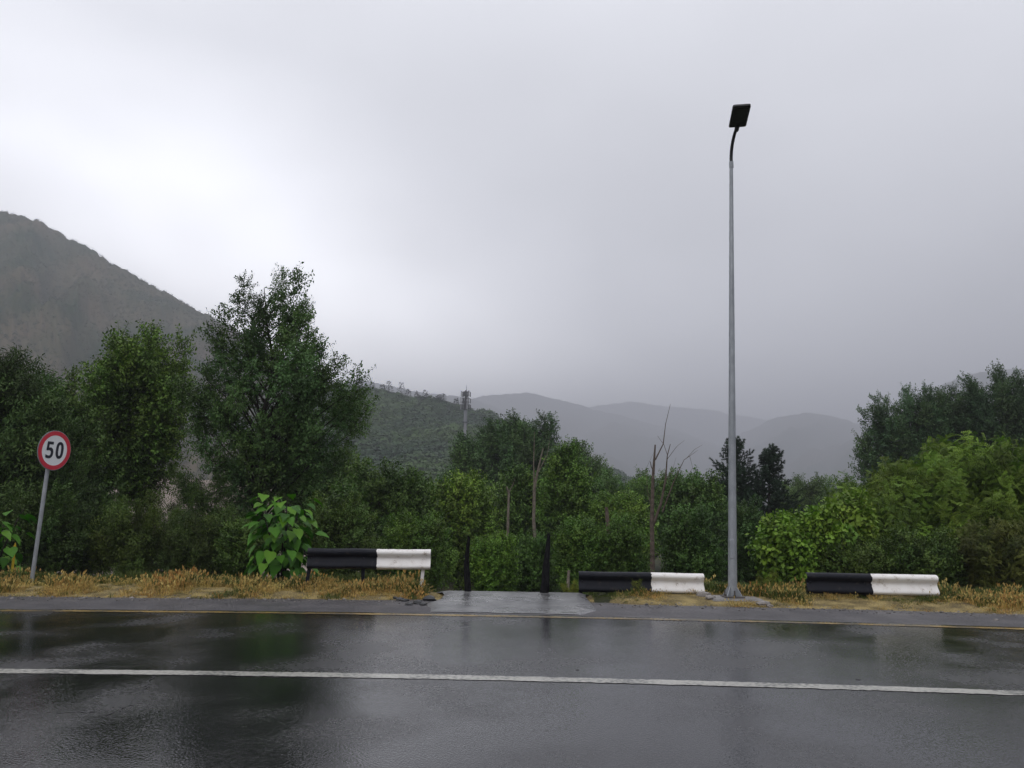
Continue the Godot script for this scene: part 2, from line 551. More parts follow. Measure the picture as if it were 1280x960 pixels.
# outline: rows of [pixel y, left x, right x] from the top down, at the tree's own depth; it gives the crown's real widths and heights
func tree(called: String, label: String, group: String, sd: int, base_x: float, d: float, outline: Array, kind: String, tint: Color, o := {}) -> Node3D:
	var rng := rng_of(sd)
	var rows := []
	for k in outline:
		var pl := pt(k[1], k[0], d)
		var pr := pt(k[2], k[0], d)
		rows.append([(pl.y + pr.y) * 0.5, pl.x, pr.x])
	var bx := pt(base_x, o.get("base_y", 700.0), d).x
	var gy := ground_h(bx, -d)
	var at := Vector3(bx, gy - 0.05, -d)
	var t := thing(called, label, o.get("category", "tree"), at, group)
	var top: float = rows[0][0]
	var low: float = rows[-1][0]
	var widest := 0.0
	for r in rows:
		widest = maxf(widest, (r[2] - r[1]) * 0.5)
	var scale_: float = o.get("scale", 1.0)
	var cr: float = o.get("clump", 0.55) * scale_
	var clumps: int = o.get("clumps", 60)
	var deep: float = o.get("deep", 0.75)
	# trunk
	var wood := MB.new()
	var tr: float = o.get("trunk", 0.03 * (top - gy) * 0.5)
	var mid_x := lerpf(bx, (rows[0][1] + rows[0][2]) * 0.5, 0.45)
	var head := Vector3((rows[0][1] + rows[0][2]) * 0.5 - bx, top - 1.3 * cr - at.y, 0.0)
	var stem := PackedVector3Array()
	var stem_r := PackedFloat32Array()
	for k in 11:
		var f := k / 10.0
		var p := Vector3(lerpf(0.0, mid_x - bx, f) * 2.0 * (1 - f) * 0.5 * 2.0 * 0.5 + head.x * f * f, head.y * f, 0.0)
		p += Vector3(N1.get_noise_2d(sd * 31.0, f * 60.0), 0, N1.get_noise_2d(sd * 57.0, f * 60.0)) * 0.35 * scale_ * f
		stem.append(p)
		stem_r.append(tr * (1.0 - 0.93 * f) * (1.0 + 0.45 * pow(1.0 - f, 8.0)))
	wood.tube(stem, stem_r, 7, Color.WHITE, false)
	# crown
	var kinds: Array = twig[kind]
	var places := kinds.map(func(_k): return [])
	var tints := kinds.map(func(_k): return PackedColorArray())
	var crown_from: float = o.get("fork", 0.25)
	var mass := PackedFloat32Array()                 # how much crown lies above each of 32 levels
	for level in 32:
		var ly := lerpf(top, low, (level + 0.5) / 32.0)
		var q := 0
		while q < rows.size() - 2 and rows[q + 1][0] > ly:
			q += 1
		var wide: float = lerpf(rows[q][2] - rows[q][1], rows[q + 1][2] - rows[q + 1][1], clampf((rows[q][0] - ly) / maxf(0.01, rows[q][0] - rows[q + 1][0]), 0.0, 1.0))
		mass.append((mass[-1] if level else 0.0) + pow(maxf(wide, 0.3), 1.2))
	for c in clumps:
		var want := (c + rng.randf()) / clumps * mass[-1]
		var slot := 0
		while slot < 31 and mass[slot] < want:
			slot += 1
		var yy := lerpf(top - cr * 0.6, low + cr * 0.2, (slot + rng.randf()) / 32.0)
		var k := 0
		while k < rows.size() - 2 and rows[k + 1][0] > yy:
			k += 1
		var g: float = clampf((rows[k][0] - yy) / maxf(0.01, rows[k][0] - rows[k + 1][0]), 0.0, 1.0)
		var xl: float = lerpf(rows[k][1], rows[k + 1][1], g)
		var xr: float = lerpf(rows[k][2], rows[k + 1][2], g)
		var half := (xr - xl) * 0.5
		var rr := pow(rng.randf(), 0.45)
		var ang := c * 2.39996 + rng.randf_range(-0.4, 0.4)
		var inner := maxf(half - cr * 0.55, half * 0.2)
		var centre := Vector3((xl + xr) * 0.5 + inner * rr * cos(ang) - bx, yy - at.y, maxf(inner, widest * 0.35) * deep * rr * sin(ang))
		var size := cr * rng.randf_range(0.75, 1.3) * clampf(half / (cr * 1.2), 0.55, 1.0)
		# limb
		var reach := Vector2(centre.x, centre.z).length()
		var start_f := clampf((centre.y - reach * o.get("rise", 0.9)) / head.y, crown_from, 0.93)
		var si := start_f * 10.0
		var s0 := stem[int(si)].lerp(stem[mini(int(si) + 1, 10)], si - int(si))
		var bow := s0.lerp(centre, 0.5) + Vector3(0, reach * 0.10, 0) + random_dir(rng) * 0.1 * reach
		var lr := clampf(tr * 0.34 * (1.0 - start_f * 0.7), 0.012, 0.12)
		wood.tube(curve(s0, bow, centre, 4), taper(lr, lr * 0.25, 4), 4, Color.WHITE, false)
		var grow: Vector3 = ((centre - bow).normalized() * 0.7 + Vector3.UP * o.get("lift", 0.75) + random_dir(rng) * 0.25).normalized()
		var sx: Vector3 = grow.cross(random_dir(rng)).normalized()
		var stretch: float = rng.randf_range(0.95, 1.25) * o.get("tall", 1.1)
		var b := Basis(sx * size, grow * size * stretch, sx.cross(grow) * size)
		var v := rng.randf_range(0.62, 1.5)
		var warm := rng.randf_range(-0.09, 0.09)
		var which := rng.randi() % kinds.size()
		places[which].append(Transform3D(b, centre))
		tints[which].append(Color(tint.r * 2.1 * v * (1.0 + warm), tint.g * 1.9 * v, tint.b * 1.25 * v * (1.0 - warm)))
	part(t, "trunk", wood.mesh(), M[o.get("bark", "bark")])
	var crown := Node3D.new()
	crown.name = "crown"
	t.add_child(crown)
	for which in kinds.size():
		if places[which].size():
			copies(crown, "foliage", kinds[which], M.leaf, places[which], tints[which])
	return t

func px_tube(mb: MB, at: Vector3, rows: Array, sides := 6, caps := true) -> void:      # rows of [x, y, depth, radius]
	var p := PackedVector3Array()
	var r := PackedFloat32Array()
	for k in rows:
		p.append(pt(k[0], k[1], k[2]) - at)
		r.append(k[3])
	mb.tube(p, r, sides, Color.WHITE, caps)

# ------------------------------------------------------------------ hills

func hill(called: String, label: String, sd: int, ridge: Array, d: float, foot: float, back: float, rough: float, colours: Array, cols := 160) -> Array:
	var n := FastNoiseLite.new()
	n.seed = sd
	n.frequency = 1.0
	n.fractal_octaves = 5
	var rows := 26 if cols < 200 else 66
	var pts := []
	var tint := []
	var x0: float = ridge[0][0]
	var x1: float = ridge[-1][0]
	for r in rows:
		var v := (r - 5) / float(rows - 6)           # below 0: the far side
		for c in cols:
			var x := lerpf(x0, x1, c / float(cols - 1))
			var k := 0
			while k < ridge.size() - 2 and ridge[k + 1][0] < x:
				k += 1
			var g: float = clampf((x - ridge[k][0]) / (ridge[k + 1][0] - ridge[k][0]), 0, 1)
			var g2 := g * g * (3 - 2 * g) * 0.4 + g * 0.6
			var y := lerpf(ridge[k][1], ridge[k + 1][1], g2)
			var top := pt(x, y, d)
			var dist := d * (1.0 + 0.06 * n.get_noise_1d(x * 0.008))
			top = pt(x, y, dist)
			var flat := Vector3(top.x, 0, top.z)
			var hgt := maxf(top.y, -4.0) + 8.0
			var p: Vector3
			if v >= 0.0:
				var s := lerpf(dist, foot, v) / dist
				p = flat * s
				var gully := n.get_noise_2d(x * 0.012 + v * 1.4, v * 1.9)
				p.y = -8.0 + hgt * pow(1.0 - v, 1.15) + gully * rough * hgt * minf(v * 3.0, 1.0) * (1.0 - v)
			else:
				p = flat * (1.0 - v * back / dist * 4.0)
				p.y = -8.0 + hgt * (1.0 + v * 3.4)
			p.y += n.get_noise_2d(x * 0.09, v * 12.0) * hgt * 0.014
			pts.append(p)
			var q := clampf(0.5 + 0.9 * n.get_noise_2d(p.x * 9.0 / d, p.z * 9.0 / d + p.y * 7.0 / d) + 0.35 * n.get_noise_2d(p.x * 60.0 / d, p.y * 60.0 / d), 0, 1)
			tint.append(colours[0].lerp(colours[1], q))
	var o := struct(called, smooth_grid(pts, cols, rows, tint), M.hillside, label, "hill")
	o.name = called if not has_node(called) or get_node(called) == o else o.name
	return [pts, cols, rows]

func on_hill(h: Array, u: float, v: float) -> Vector3:   # a point of the near side
	var fr: float = 5.0 + v * (h[2] - 6)
	var fc: float = u * (h[1] - 1)
	var r := mini(int(fr), h[2] - 2)
	var c := mini(int(fc), h[1] - 2)
	var a: Vector3 = h[0][r * h[1] + c].lerp(h[0][r * h[1] + c + 1], fc - c)
	var b: Vector3 = h[0][(r + 1) * h[1] + c].lerp(h[0][(r + 1) * h[1] + c + 1], fc - c)
	return a.lerp(b, fr - r)

# ------------------------------------------------------------------ scene

func _ready() -> void:
	cam_basis = Basis.from_euler(Vector3(PITCH, 0.0, ROLL))
	camera_and_light()
	N1.seed = 4
	N1.frequency = 0.12
	N1.fractal_octaves = 3
	N2.seed = 17
	N2.frequency = 0.02
	make_materials()
	make_foliage()
	land()
	roadway()
	trees()
	undergrowth()
	street_things()
	verge_plants()

func camera_and_light() -> void:
	var cam := Camera3D.new()
	cam.name = "camera"
	add_child(cam)
	cam.position = EYE
	cam.basis = cam_basis
	cam.fov = rad_to_deg(2.0 * atan(480.0 / FOCAL))
	cam.near = 0.05
	cam.far = 20000.0
	cam.current = true
	var env := Environment.new()
	env.background_mode = Environment.BG_SKY
	env.tonemap_mode = Environment.TONE_MAPPER_LINEAR
	env.tonemap_exposure = 1.33
	env.sdfgi_enabled = true
	env.ssao_enabled = true
	env.ssil_enabled = true
	env.fog_enabled = true
	env.fog_density = 0.00080
	env.fog_light_color = Color(0.948, 0.958, 1.0)
	var sky := Sky.new()
	var pano := PanoramaSkyMaterial.new()
	pano.panorama = cloud_sky()
	sky.sky_material = pano
	env.sky = sky
	var we := WorldEnvironment.new()
	we.name = "daylight"
	we.environment = env
	add_child(we)
	var sun := DirectionalLight3D.new()
	sun.name = "veiled_sun"
	sun.light_energy = 0.40
	sun.light_color = Color(1.0, 0.985, 0.96)
	sun.light_angular_distance = 60.0
	sun.shadow_enabled = true
	add_child(sun)
	sun.look_at_from_position(Vector3(-22, 46, 60), Vector3.ZERO)

func cloud_sky() -> ImageTexture:                        # low cloud with a thinner, brighter part over the left-hand hill
	var w := 1024
	var h := 512
	var im := Image.create(w, h, false, Image.FORMAT_RGBF)
	var n := FastNoiseLite.new()
	n.seed = 5
	n.frequency = 1.1
	n.fractal_octaves = 4
	for y in h:
		var el := PI * (0.5 - (y + 0.5) / h)
		for x in w:
			var az := TAU * (x + 0.5) / w
			var d := Vector3(sin(az) * cos(el), sin(el), -cos(az) * cos(el))
			var azd := rad_to_deg(az if az < PI else az - TAU)
			var eld := rad_to_deg(el)
			var across := (eld - (20.0 - 0.5 * clampf(azd + 33.0, -60.0, 40.0))) / 15.0
			var lobe := exp(-across * across) * exp(-pow((azd + 16.0) / 34.0, 2.0)) * clampf(1.45 - eld / 24.0, 0.15, 1.45)
			var veil := n.get_noise_3d(d.x * 1.2, d.y * 2.2, d.z * 1.2)
			var b := 0.76 + 0.62 * maxf(d.y, 0.0) * maxf(d.y, 0.0) + 2.85 * lobe * (1.0 + 0.5 * veil) + 0.14 * veil
			if d.y < 0.0:
				b = lerpf(b, 0.05, minf(1.0, -d.y * 8.0))
			var blue := clampf(1.0 - lobe, 0.0, 1.0)
			im.set_pixel(x, y, Color(b * (1.0 - 0.045 * blue), b * (1.0 - 0.03 * blue), b * (1.0 + 0.035)))
	return ImageTexture.create_from_image(im)

func land() -> void:
	# one sheet from the road's bend to the horizon
	var radii := [20.0, 40.0, 55.0, 62.0, 70.0, 73.0]
	var r := 73.4
	while r < 92.0:
		radii.append(r)
		r += 0.3 if r < 80.0 else 0.8
	while r < 5200.0:
		radii.append(r)
		r *= 1.13
	var angles := []
	var a := -180.0
	while a <= 180.01:
		angles.append(a)
		a += 0.25 if absf(a + 0.01) < 16.0 else (2.0 if absf(a) < 44.0 else 8.0)
	angles[-1] = 180.0
	var pts := []
	for q in radii:
		for b in angles:
			var x: float = BEND.x + q * sin(deg_to_rad(b))
			var z: float = BEND.z - q * cos(deg_to_rad(b))
			var h := ground_h(x, z)
			pts.append(Vector3(x, h, z))
	struct("ground", smooth_grid(pts, angles.size(), radii.size()), M.ground, "dark soil and leaf litter of the verge and valley floor", "ground")
	var scrub := [Color(0.014, 0.034, 0.012), Color(0.095, 0.078, 0.048)]
	var green := [Color(0.018, 0.034, 0.014), Color(0.036, 0.052, 0.022)]
	var far := [Color(0.018, 0.034, 0.014), Color(0.050, 0.050, 0.028)]
	var left := hill("scrubby_hill", "big scrub covered hill sloping down from the left behind the trees", 3, [[-420, 420], [-220, 300], [-90, 262], [0, 264], [45, 275], [100, 304], [150, 334], [200, 362], [250, 389], [290, 411], [340, 440], [400, 480], [480, 530], [560, 600]], 680.0, 230.0, 260.0, 0.17, scrub, 260)
	hill_cover(left, "hill_scrub", "low dark scrub growing all over the big left hill", 11, 22000, 1.5, 3.6, [Color(0.018, 0.046, 0.016), Color(0.055, 0.062, 0.032)])
	var wooded := hill("wooded_hill", "low green wooded hill behind the phone mast", 6, [[330, 560], [380, 500], [430, 488], [480, 497], [520, 505], [560, 511], [600, 521], [640, 537], [680, 556], [720, 575], [760, 594], [800, 612], [850, 640]], 380.0, 130.0, 120.0, 0.12, green, 120)
	hill_cover(wooded, "hillside_wood", "dense green wood covering the low hill behind the phone mast", 12, 5200, 4.0, 8.0, [Color(0.026, 0.060, 0.024), Color(0.066, 0.115, 0.030)])
	var ridge_rng := rng_of(77)
	for k in 11:
		var p := on_hill(wooded, 0.26 + 0.022 * k + ridge_rng.randf_range(-0.006, 0.006), ridge_rng.randf_range(0.0, 0.03))
		ridge_pine(p, ridge_rng.randf_range(6.5, 10.0), k)
	hill("far_mountain", "hazy mountain ridge with a small peak behind the wooded hill", 21, [[250, 560], [350, 500], [400, 486], [450, 474], [480, 481], [530, 491], [580, 496], [640, 515], [700, 550], [780, 590], [860, 625]], 2600.0, 1000.0, 600.0, 0.24, far, 110)
	hill("far_mountain", "hazy mountain ridge running down behind the dead tree", 22, [[480, 560], [560, 505], [610, 494], [660, 491], [700, 500], [760, 516], [830, 533], [900, 556], [960, 590], [1020, 620]], 3300.0, 1300.0, 800.0, 0.24, far, 110)
	hill("far_mountain", "dim lower spur nearest in the hazy valley between the wooded hill and dead tree", 23, [[560, 560], [640, 540], [700, 547], [760, 570], [820, 596], [880, 620]], 1900.0, 900.0, 500.0, 0.24, far, 80)
	hill("far_mountain", "faintest mountain almost lost in the rain behind the other ridges", 24, [[600, 575], [700, 520], [745, 507], [790, 502], [830, 508], [880, 511], [920, 519], [1000, 533], [1100, 555], [1250, 600]], 4400.0, 2400.0, 800.0, 0.08, far, 90)
	hill("far_mountain", "rounded hazy mountain behind the lamp post and pines", 25, [[820, 620], [880, 572], [930, 540], [970, 522], [1010, 516], [1040, 520], [1075, 530], [1150, 560], [1260, 600]], 2900.0, 1200.0, 700.0, 0.24, far, 90)
	hill("far_mountain", "darker hazy spur rising towards the tall poplars", 26, [[930, 620], [985, 586], [1030, 566], [1075, 545], [1130, 515], [1180, 480], [1210, 468], [1250, 462], [1300, 461], [1400, 470], [1600, 560]], 2000.0, 900.0, 500.0, 0.24, far, 110)
	# gravel bank of the river, seen between the trunks on the left
	var gp := []
	for q in 16:
		for c in 50:
			var x := lerpf(-34.0, -4.0, c / 49.0)
			var t := q / 15.0
			var z := -lerpf(46.0, 62.0, t) + 3.0 * N2.get_noise_1d(x * 6.0)
			gp.append(Vector3(x, -3.3 + 6.4 * smoothstep(0.1, 0.75, t) * smoothstep(-2.0, -12.0, x) * smoothstep(-36.0, -28.0, x) - 4.0 * smoothstep(0.85, 1.0, t) + 0.35 * N1.get_noise_2d(x * 5.0, z * 5.0), z))
	struct("gravel_bank", smooth_grid(gp, 50, 16), M.gravel, "pale pinkish gravel bank glimpsed between the left tree trunks", "riverbank")

func hill_cover(h: Array, called: String, label: String, sd: int, count: int, lo: float, hi: float, cols: Array) -> void:
	var rng := rng_of(sd)
	var places := []
	var tints := PackedColorArray()
	for k in count:
		var v := pow(rng.randf(), 1.2) * 0.97
		var p := on_hill(h, rng.randf(), v)
		var s := rng.randf_range(lo, hi)
		var b := Basis.from_euler(Vector3(0, rng.randf() * TAU, 0)).scaled(Vector3(s, s * rng.randf_range(0.8, 1.25), s))
		places.append(Transform3D(b, p + Vector3(0, s * 0.22, 0)))
		var q := clampf(0.5 + 1.3 * N2.get_noise_2d(p.x * 0.6, (p.z + p.y) * 0.6) + rng.randf_range(-0.35, 0.35), 0, 1)
		tints.append(cols[0].lerp(cols[1], q))
	var o := copies(self, called, make_far_crown(sd, 220 if lo > 3.0 else 30), M.leaf, places, tints)
	o.set_meta("label", label)
	o.set_meta("category", "woodland" if lo > 3.0 else "scrub")

func ridge_pine(at: Vector3, h: float, k: int) -> void:
	var t := thing("ridge_pine", "dark small pine standing up along the wooded hill's skyline", "tree", at + Vector3(0, -0.5, 0), "pines on the wooded hill's skyline")
	var rng := rng_of(400 + k)
	var mb := MB.new()
	mb.tube(PackedVector3Array([Vector3.ZERO, Vector3(0, h * 0.9, 0)]), PackedFloat32Array([0.22, 0.05]), 6)
	part(t, "trunk", mb.mesh(), M.bark)
	var cm := MB.new()
	for j in 150:
		var f := rng.randf()
		var rr := h * (0.26 * (1.0 - f) + 0.05) * rng.randf_range(0.5, 1.0)
		var a := rng.randf() * TAU
		var p := Vector3(cos(a) * rr, h * (0.22 + 0.8 * f), sin(a) * rr)
		leaf_faces(cm, p, Vector3(cos(a), rng.randf_range(-0.3, 0.6), sin(a)).normalized(), Vector3.UP, rng.randf_range(0.8, 1.3), 0.7, Color.WHITE)
	part(t, "crown", cm.mesh(), M.far_needles)

func strip(r0: float, r1: float, x0: float, x1: float, h: float, n: int, m: int, ragged := 0.0, crown := 0.0) -> ArrayMesh:
	var pts := []
	for j in m + 1:
		for k in n + 1:
			var x := lerpf(x0, x1, k / float(n))
			var f := j / float(m)
			var r := lerpf(r0, r1, f)
			if ragged > 0.0 and (j == 0 or j == m):
				r += ragged * N1.get_noise_2d(x * 60.0, j * 50.0) * 1.6
			pts.append(bend(r, x, h + crown * f))
	return smooth_grid(pts, n + 1, m + 1)

func roadway() -> void:
	var road := struct("road", strip(57.0, R_YELLOW + 0.02, -64.0, 64.0, 0.0, 260, 4), M.wet_asphalt, "rain wet dark asphalt road with a white centre line", "road")
	part(road, "centre_line", strip(R_WHITE - 0.085, R_WHITE + 0.085, -64.0, 64.0, 0.004, 2600, 1, 0.012), M.white_line_paint)
	part(road, "edge_line", strip(R_YELLOW - 0.22, R_YELLOW - 0.09, -64.0, 64.0, 0.004, 1600, 1, 0.016), M.yellow_line_paint)
	struct("shoulder", strip(R_YELLOW - 0.01, R_EDGE + 0.25, -64.0, 64.0, -0.004, 900, 5, 0.06), M.shoulder_asphalt, "rough purplish grey asphalt shoulder between yellow line and dry grass", "road shoulder")
	var vp := []
	for j in 9:
		for k in 161:
			var vx := lerpf(-20.0, 20.0, k / 160.0)
			var q := bend(lerpf(R_EDGE + 0.02, R_EDGE + 1.9, j / 8.0) + 0.15 * N1.get_noise_2d(vx * 9.0, j * 8.0), vx)
			q.y = ground_h(q.x, q.z) + 0.006
			vp.append(q)
	struct("verge", smooth_grid(vp, 161, 9), M.verge_litter, "straw littered soil of the narrow verge beside the shoulder", "verge")
	for c in [[[195, 846], [186, 853], [183, 862], [170, 872], [164, 882], [150, 890], [128, 897]], [[132, 888], [110, 893], [84, 892], [60, 897]]]:
		var path := PackedVector3Array()
		var cr := rng_of(int(c[0][0]))
		for k in c.size() - 1:
			for t in 5:
				var a := on_ground(lerpf(c[k][0], c[k + 1][0], t / 5.0), lerpf(c[k][1], c[k + 1][1], t / 5.0))
				path.append(Vector3(a.x + cr.randf_range(-0.015, 0.015), 0.003, a.z + cr.randf_range(-0.03, 0.03)))
		var cm := MB.new()
		for k in path.size() - 1:
			var side := (path[k + 1] - path[k]).cross(Vector3.UP).normalized() * cr.randf_range(0.003, 0.008)
			cm.face([path[k] - side, path[k] + side, path[k + 1] + side * 0.8, path[k + 1] - side * 0.8], Vector3.UP)
		part(road, "crack", cm.mesh(), M.rubble)
	var pts := []
	for j in 15:
		for k in 25:
			var f := j / 15.0
			var r := lerpf(R_YELLOW + 0.16, 80.0, f)
			var e := r - R_EDGE
			var u := k / 24.0
			var x := lerpf(-1.18, 1.24, u) + 0.34 * N1.get_noise_2d(r * 22.0, 5.0 if u < 0.5 else 90.0) * pow(absf(u - 0.5) * 2.0, 2.0)
			var lip := 0.0 if k > 0 and k < 24 else 0.03
			if j == 0:
				r += 0.07 * N1.get_noise_2d(k * 22.0, 3.0)
			var h := 0.001 - lip + 0.075 * smoothstep(-1.3, 0.9, e) - 2.0 * smoothstep(0.7, 7.0, e)
			pts.append(bend(r, x, h))
	struct("access_ramp", smooth_grid(pts, 25, 15), M.wet_concrete, "wet pale concrete ramp leaving the road between two blackened posts", "ramp")

func trees() -> void:
	var dark := Color(0.030, 0.058, 0.026)
	var blue := Color(0.028, 0.056, 0.034)
	var mid := Color(0.040, 0.078, 0.024)
	var fresh := Color(0.058, 0.105, 0.024)
	tree("alder_tree", "tall broad dark green tree with a pointed top behind the catalpa", "", 1, 322, 19.0, [[334, 328, 352], [352, 316, 362], [372, 284, 392], [400, 284, 402], [425, 266, 416], [448, 240, 452], [485, 222, 484], [520, 224, 480], [560, 234, 456], [600, 252, 420], [632, 275, 395]], "round", Color(0.036, 0.072, 0.034), {"clumps": 128, "clump": 0.42, "trunk": 0.13, "fork": 0.22, "low_bias": 0.75, "tall": 1.2, "deep": 0.7})
	tree("maple_tree", "fork trunked tree with an airy yellow green crown left of the tallest tree", "", 2, 168, 23.0, [[417, 168, 214], [432, 130, 230], [455, 108, 242], [490, 100, 250], [520, 106, 248], [550, 116, 238], [590, 128, 224], [625, 140, 212]], "round", Color(0.046, 0.086, 0.022), {"clumps": 96, "clump": 0.55, "trunk": 0.14, "fork": 0.25, "rise": 1.5, "low_bias": 1.1})
	tree("dark_tree", "dark leafy tree rising behind the speed limit sign", "", 3, 12, 18.0, [[436, 4, 28], [455, -14, 44], [485, -40, 66], [520, -60, 96], [570, -70, 118], [630, -70, 124], [690, -60, 110]], "narrow", dark, {"clumps": 120, "clump": 0.5, "trunk": 0.12})
	tree("dark_tree", "lower dark tree filling the gap right of the speed limit sign", "", 4, 95, 21.0, [[470, 62, 92], [500, 40, 112], [550, 36, 126], [600, 40, 140], [660, 40, 150], [700, 50, 150]], "round", Color(0.034, 0.064, 0.022), {"clumps": 90, "clump": 0.55, "trunk": 0.11})
	tree("leafy_tree", "dark rounded tree between the tallest tree and the left guardrail's end", "", 5, 470, 25.0, [[586, 470, 502], [602, 436, 522], [630, 410, 532], [665, 400, 545], [700, 400, 545]], "round", Color(0.034, 0.066, 0.022), {"clumps": 100, "clump": 0.6, "trunk": 0.1})
	tree("leafy_tree", "green tree behind the tallest tree's lower right branches", "", 6, 420, 31.0, [[560, 400, 440], [590, 360, 470], [640, 340, 490], [690, 340, 490]], "round", Color(0.036, 0.07, 0.024), {"clumps": 80, "clump": 0.7})
	tree("broad_tree", "largest dark rounded tree in front of the wooded hill by the mast", "", 7, 640, 52.0, [[521, 662, 692], [532, 618, 702], [548, 592, 706], [566, 562, 706], [592, 546, 704], [620, 548, 700], [660, 560, 700]], "round", Color(0.030, 0.062, 0.030), {"clumps": 230, "clump": 0.85, "trunk": 0.2})
	tree("broad_tree", "green tree stepping down right of the largest rounded tree", "", 8, 730, 58.0, [[556, 700, 726], [572, 690, 748], [592, 684, 762], [620, 680, 770], [660, 690, 770]], "round", mid, {"clumps": 120, "clump": 0.85, "trunk": 0.16})
	tree("young_tree", "bright green bushy tree behind the left blackened post", "", 9, 572, 27.0, [[598, 560, 592], [615, 540, 612], [640, 528, 622], [675, 530, 628], [715, 540, 620]], "round", fresh, {"clumps": 80, "clump": 0.6, "trunk": 0.08})
	tree("young_tree", "leafy young poplar between the two slender dead trunks", "", 10, 652, 30.0, [[585, 640, 662], [610, 628, 674], [645, 618, 682], [700, 618, 684]], "round", mid, {"clumps": 60, "clump": 0.6, "trunk": 0.07, "tall": 1.2})
	tree("young_tree", "upright fresh green poplar right of the bent dead trunk", "", 11, 703, 29.0, [[560, 690, 718], [590, 676, 732], [630, 668, 744], [680, 668, 750], [725, 675, 745]], "round", Color(0.05, 0.10, 0.026), {"clumps": 90, "clump": 0.6, "trunk": 0.08, "tall": 1.2})
	tree("young_tree", "fresh green bushy tree behind the broken dead stub", "", 12, 775, 28.0, [[618, 764, 786], [632, 742, 806], [665, 732, 818], [715, 735, 815]], "round", fresh, {"clumps": 80, "clump": 0.55, "trunk": 0.07})
	tree("young_tree", "dark green tree right of the tall dead tree", "", 13, 868, 30.0, [[596, 850, 884], [612, 832, 902], [645, 820, 914], [700, 822, 912]], "round", Color(0.036, 0.074, 0.026), {"clumps": 80, "clump": 0.65, "trunk": 0.08})
	# the belt further back along the river
	var belt := [[770, 596, 60, 48.0], [812, 601, 52, 44.0], [850, 594, 50, 55.0], [735, 600, 44, 42.0], [905, 606, 46, 60.0], [1000, 598, 44, 58.0], [1045, 600, 48, 66.0], [1085, 612, 52, 52.0], [500, 600, 52, 46.0], [545, 606, 44, 40.0], [606, 604, 50, 42.0], [690, 612, 46, 40.0], [1130, 596, 56, 70.0], [60, 560, 70, 42.0], [1240, 590, 70, 60.0]]
	for k in belt.size():
		var b: Array = belt[k]
		var x: float = b[0]
		var y: float = b[1]
		var hw: float = b[2]
		tree("riverside_tree", "rounded green tree in the belt of trees along the valley floor", "trees along the valley floor", 40 + k, x, b[3], [[y, x - hw * 0.35, x + hw * 0.3], [y + 12, x - hw * 0.7, x + hw * 0.75], [y + 34, x - hw, x + hw], [y + 80, x - hw, x + hw * 0.95]], "round", [Color(0.036, 0.074, 0.026), Color(0.048, 0.092, 0.026), Color(0.040, 0.072, 0.030)][k % 3], {"clumps": 90, "clump": 0.35 + 0.008 * b[3], "trunk": 0.12})
	# pines by the lamp post
	pine("dark pine with an open top right behind the lamp post", 61, 918, 36.0, 553, 46.0)
	pine("dark pine with a narrow top right of the lamp post", 62, 962, 35.0, 559, 40.0)
	# right-hand side
	tree("poplar_tree", "tall grey green poplar with upright shoots at its left edge of the clump", "", 14, 1120, 42.0, [[486, 1142, 1154], [504, 1092, 1176], [530, 1080, 1190], [560, 1076, 1196], [592, 1066, 1192], [612, 1080, 1180]], "round", blue, {"clumps": 125, "clump": 0.62, "trunk": 0.16, "tall": 1.3, "rise": 1.5})
	tree("poplar_tree", "middle poplar of the tall clump with gaps of sky through it", "", 15, 1188, 43.0, [[486, 1176, 1188], [505, 1160, 1210], [535, 1150, 1228], [570, 1150, 1230], [600, 1160, 1225]], "round", blue, {"clumps": 62, "clump": 0.6, "trunk": 0.16, "tall": 1.3, "rise": 1.5})
	tree("poplar_tree", "tallest dark poplar with a bare trunk fork below its crown", "", 16, 1250, 41.0, [[466, 1234, 1268], [485, 1206, 1300], [515, 1196, 1330], [550, 1196, 1340], [575, 1210, 1330]], "round", blue, {"clumps": 110, "clump": 0.62, "trunk": 0.2, "tall": 1.3, "rise": 1.6})
	tree("acacia_tree", "broad feathery yellow green acacia behind the right guardrail", "", 17, 1180, 18.5, [[552, 1210, 1240], [568, 1150, 1280], [595, 1110, 1320], [630, 1088, 1330], [670, 1075, 1330], [710, 1075, 1330], [735, 1085, 1320]], "frond", Color(0.060, 0.105, 0.018), {"clumps": 170, "clump": 0.48, "trunk": 0.1, "lift": 0.2, "low_bias": 0.9})
	tree("acacia_tree", "lower feathery acacia left of the broad one", "", 18, 1105, 20.0, [[600, 1088, 1120], [618, 1062, 1150], [650, 1050, 1165], [690, 1050, 1165], [725, 1060, 1160]], "frond", Color(0.056, 0.096, 0.018), {"clumps": 80, "clump": 0.5, "trunk": 0.07, "lift": 0.2})

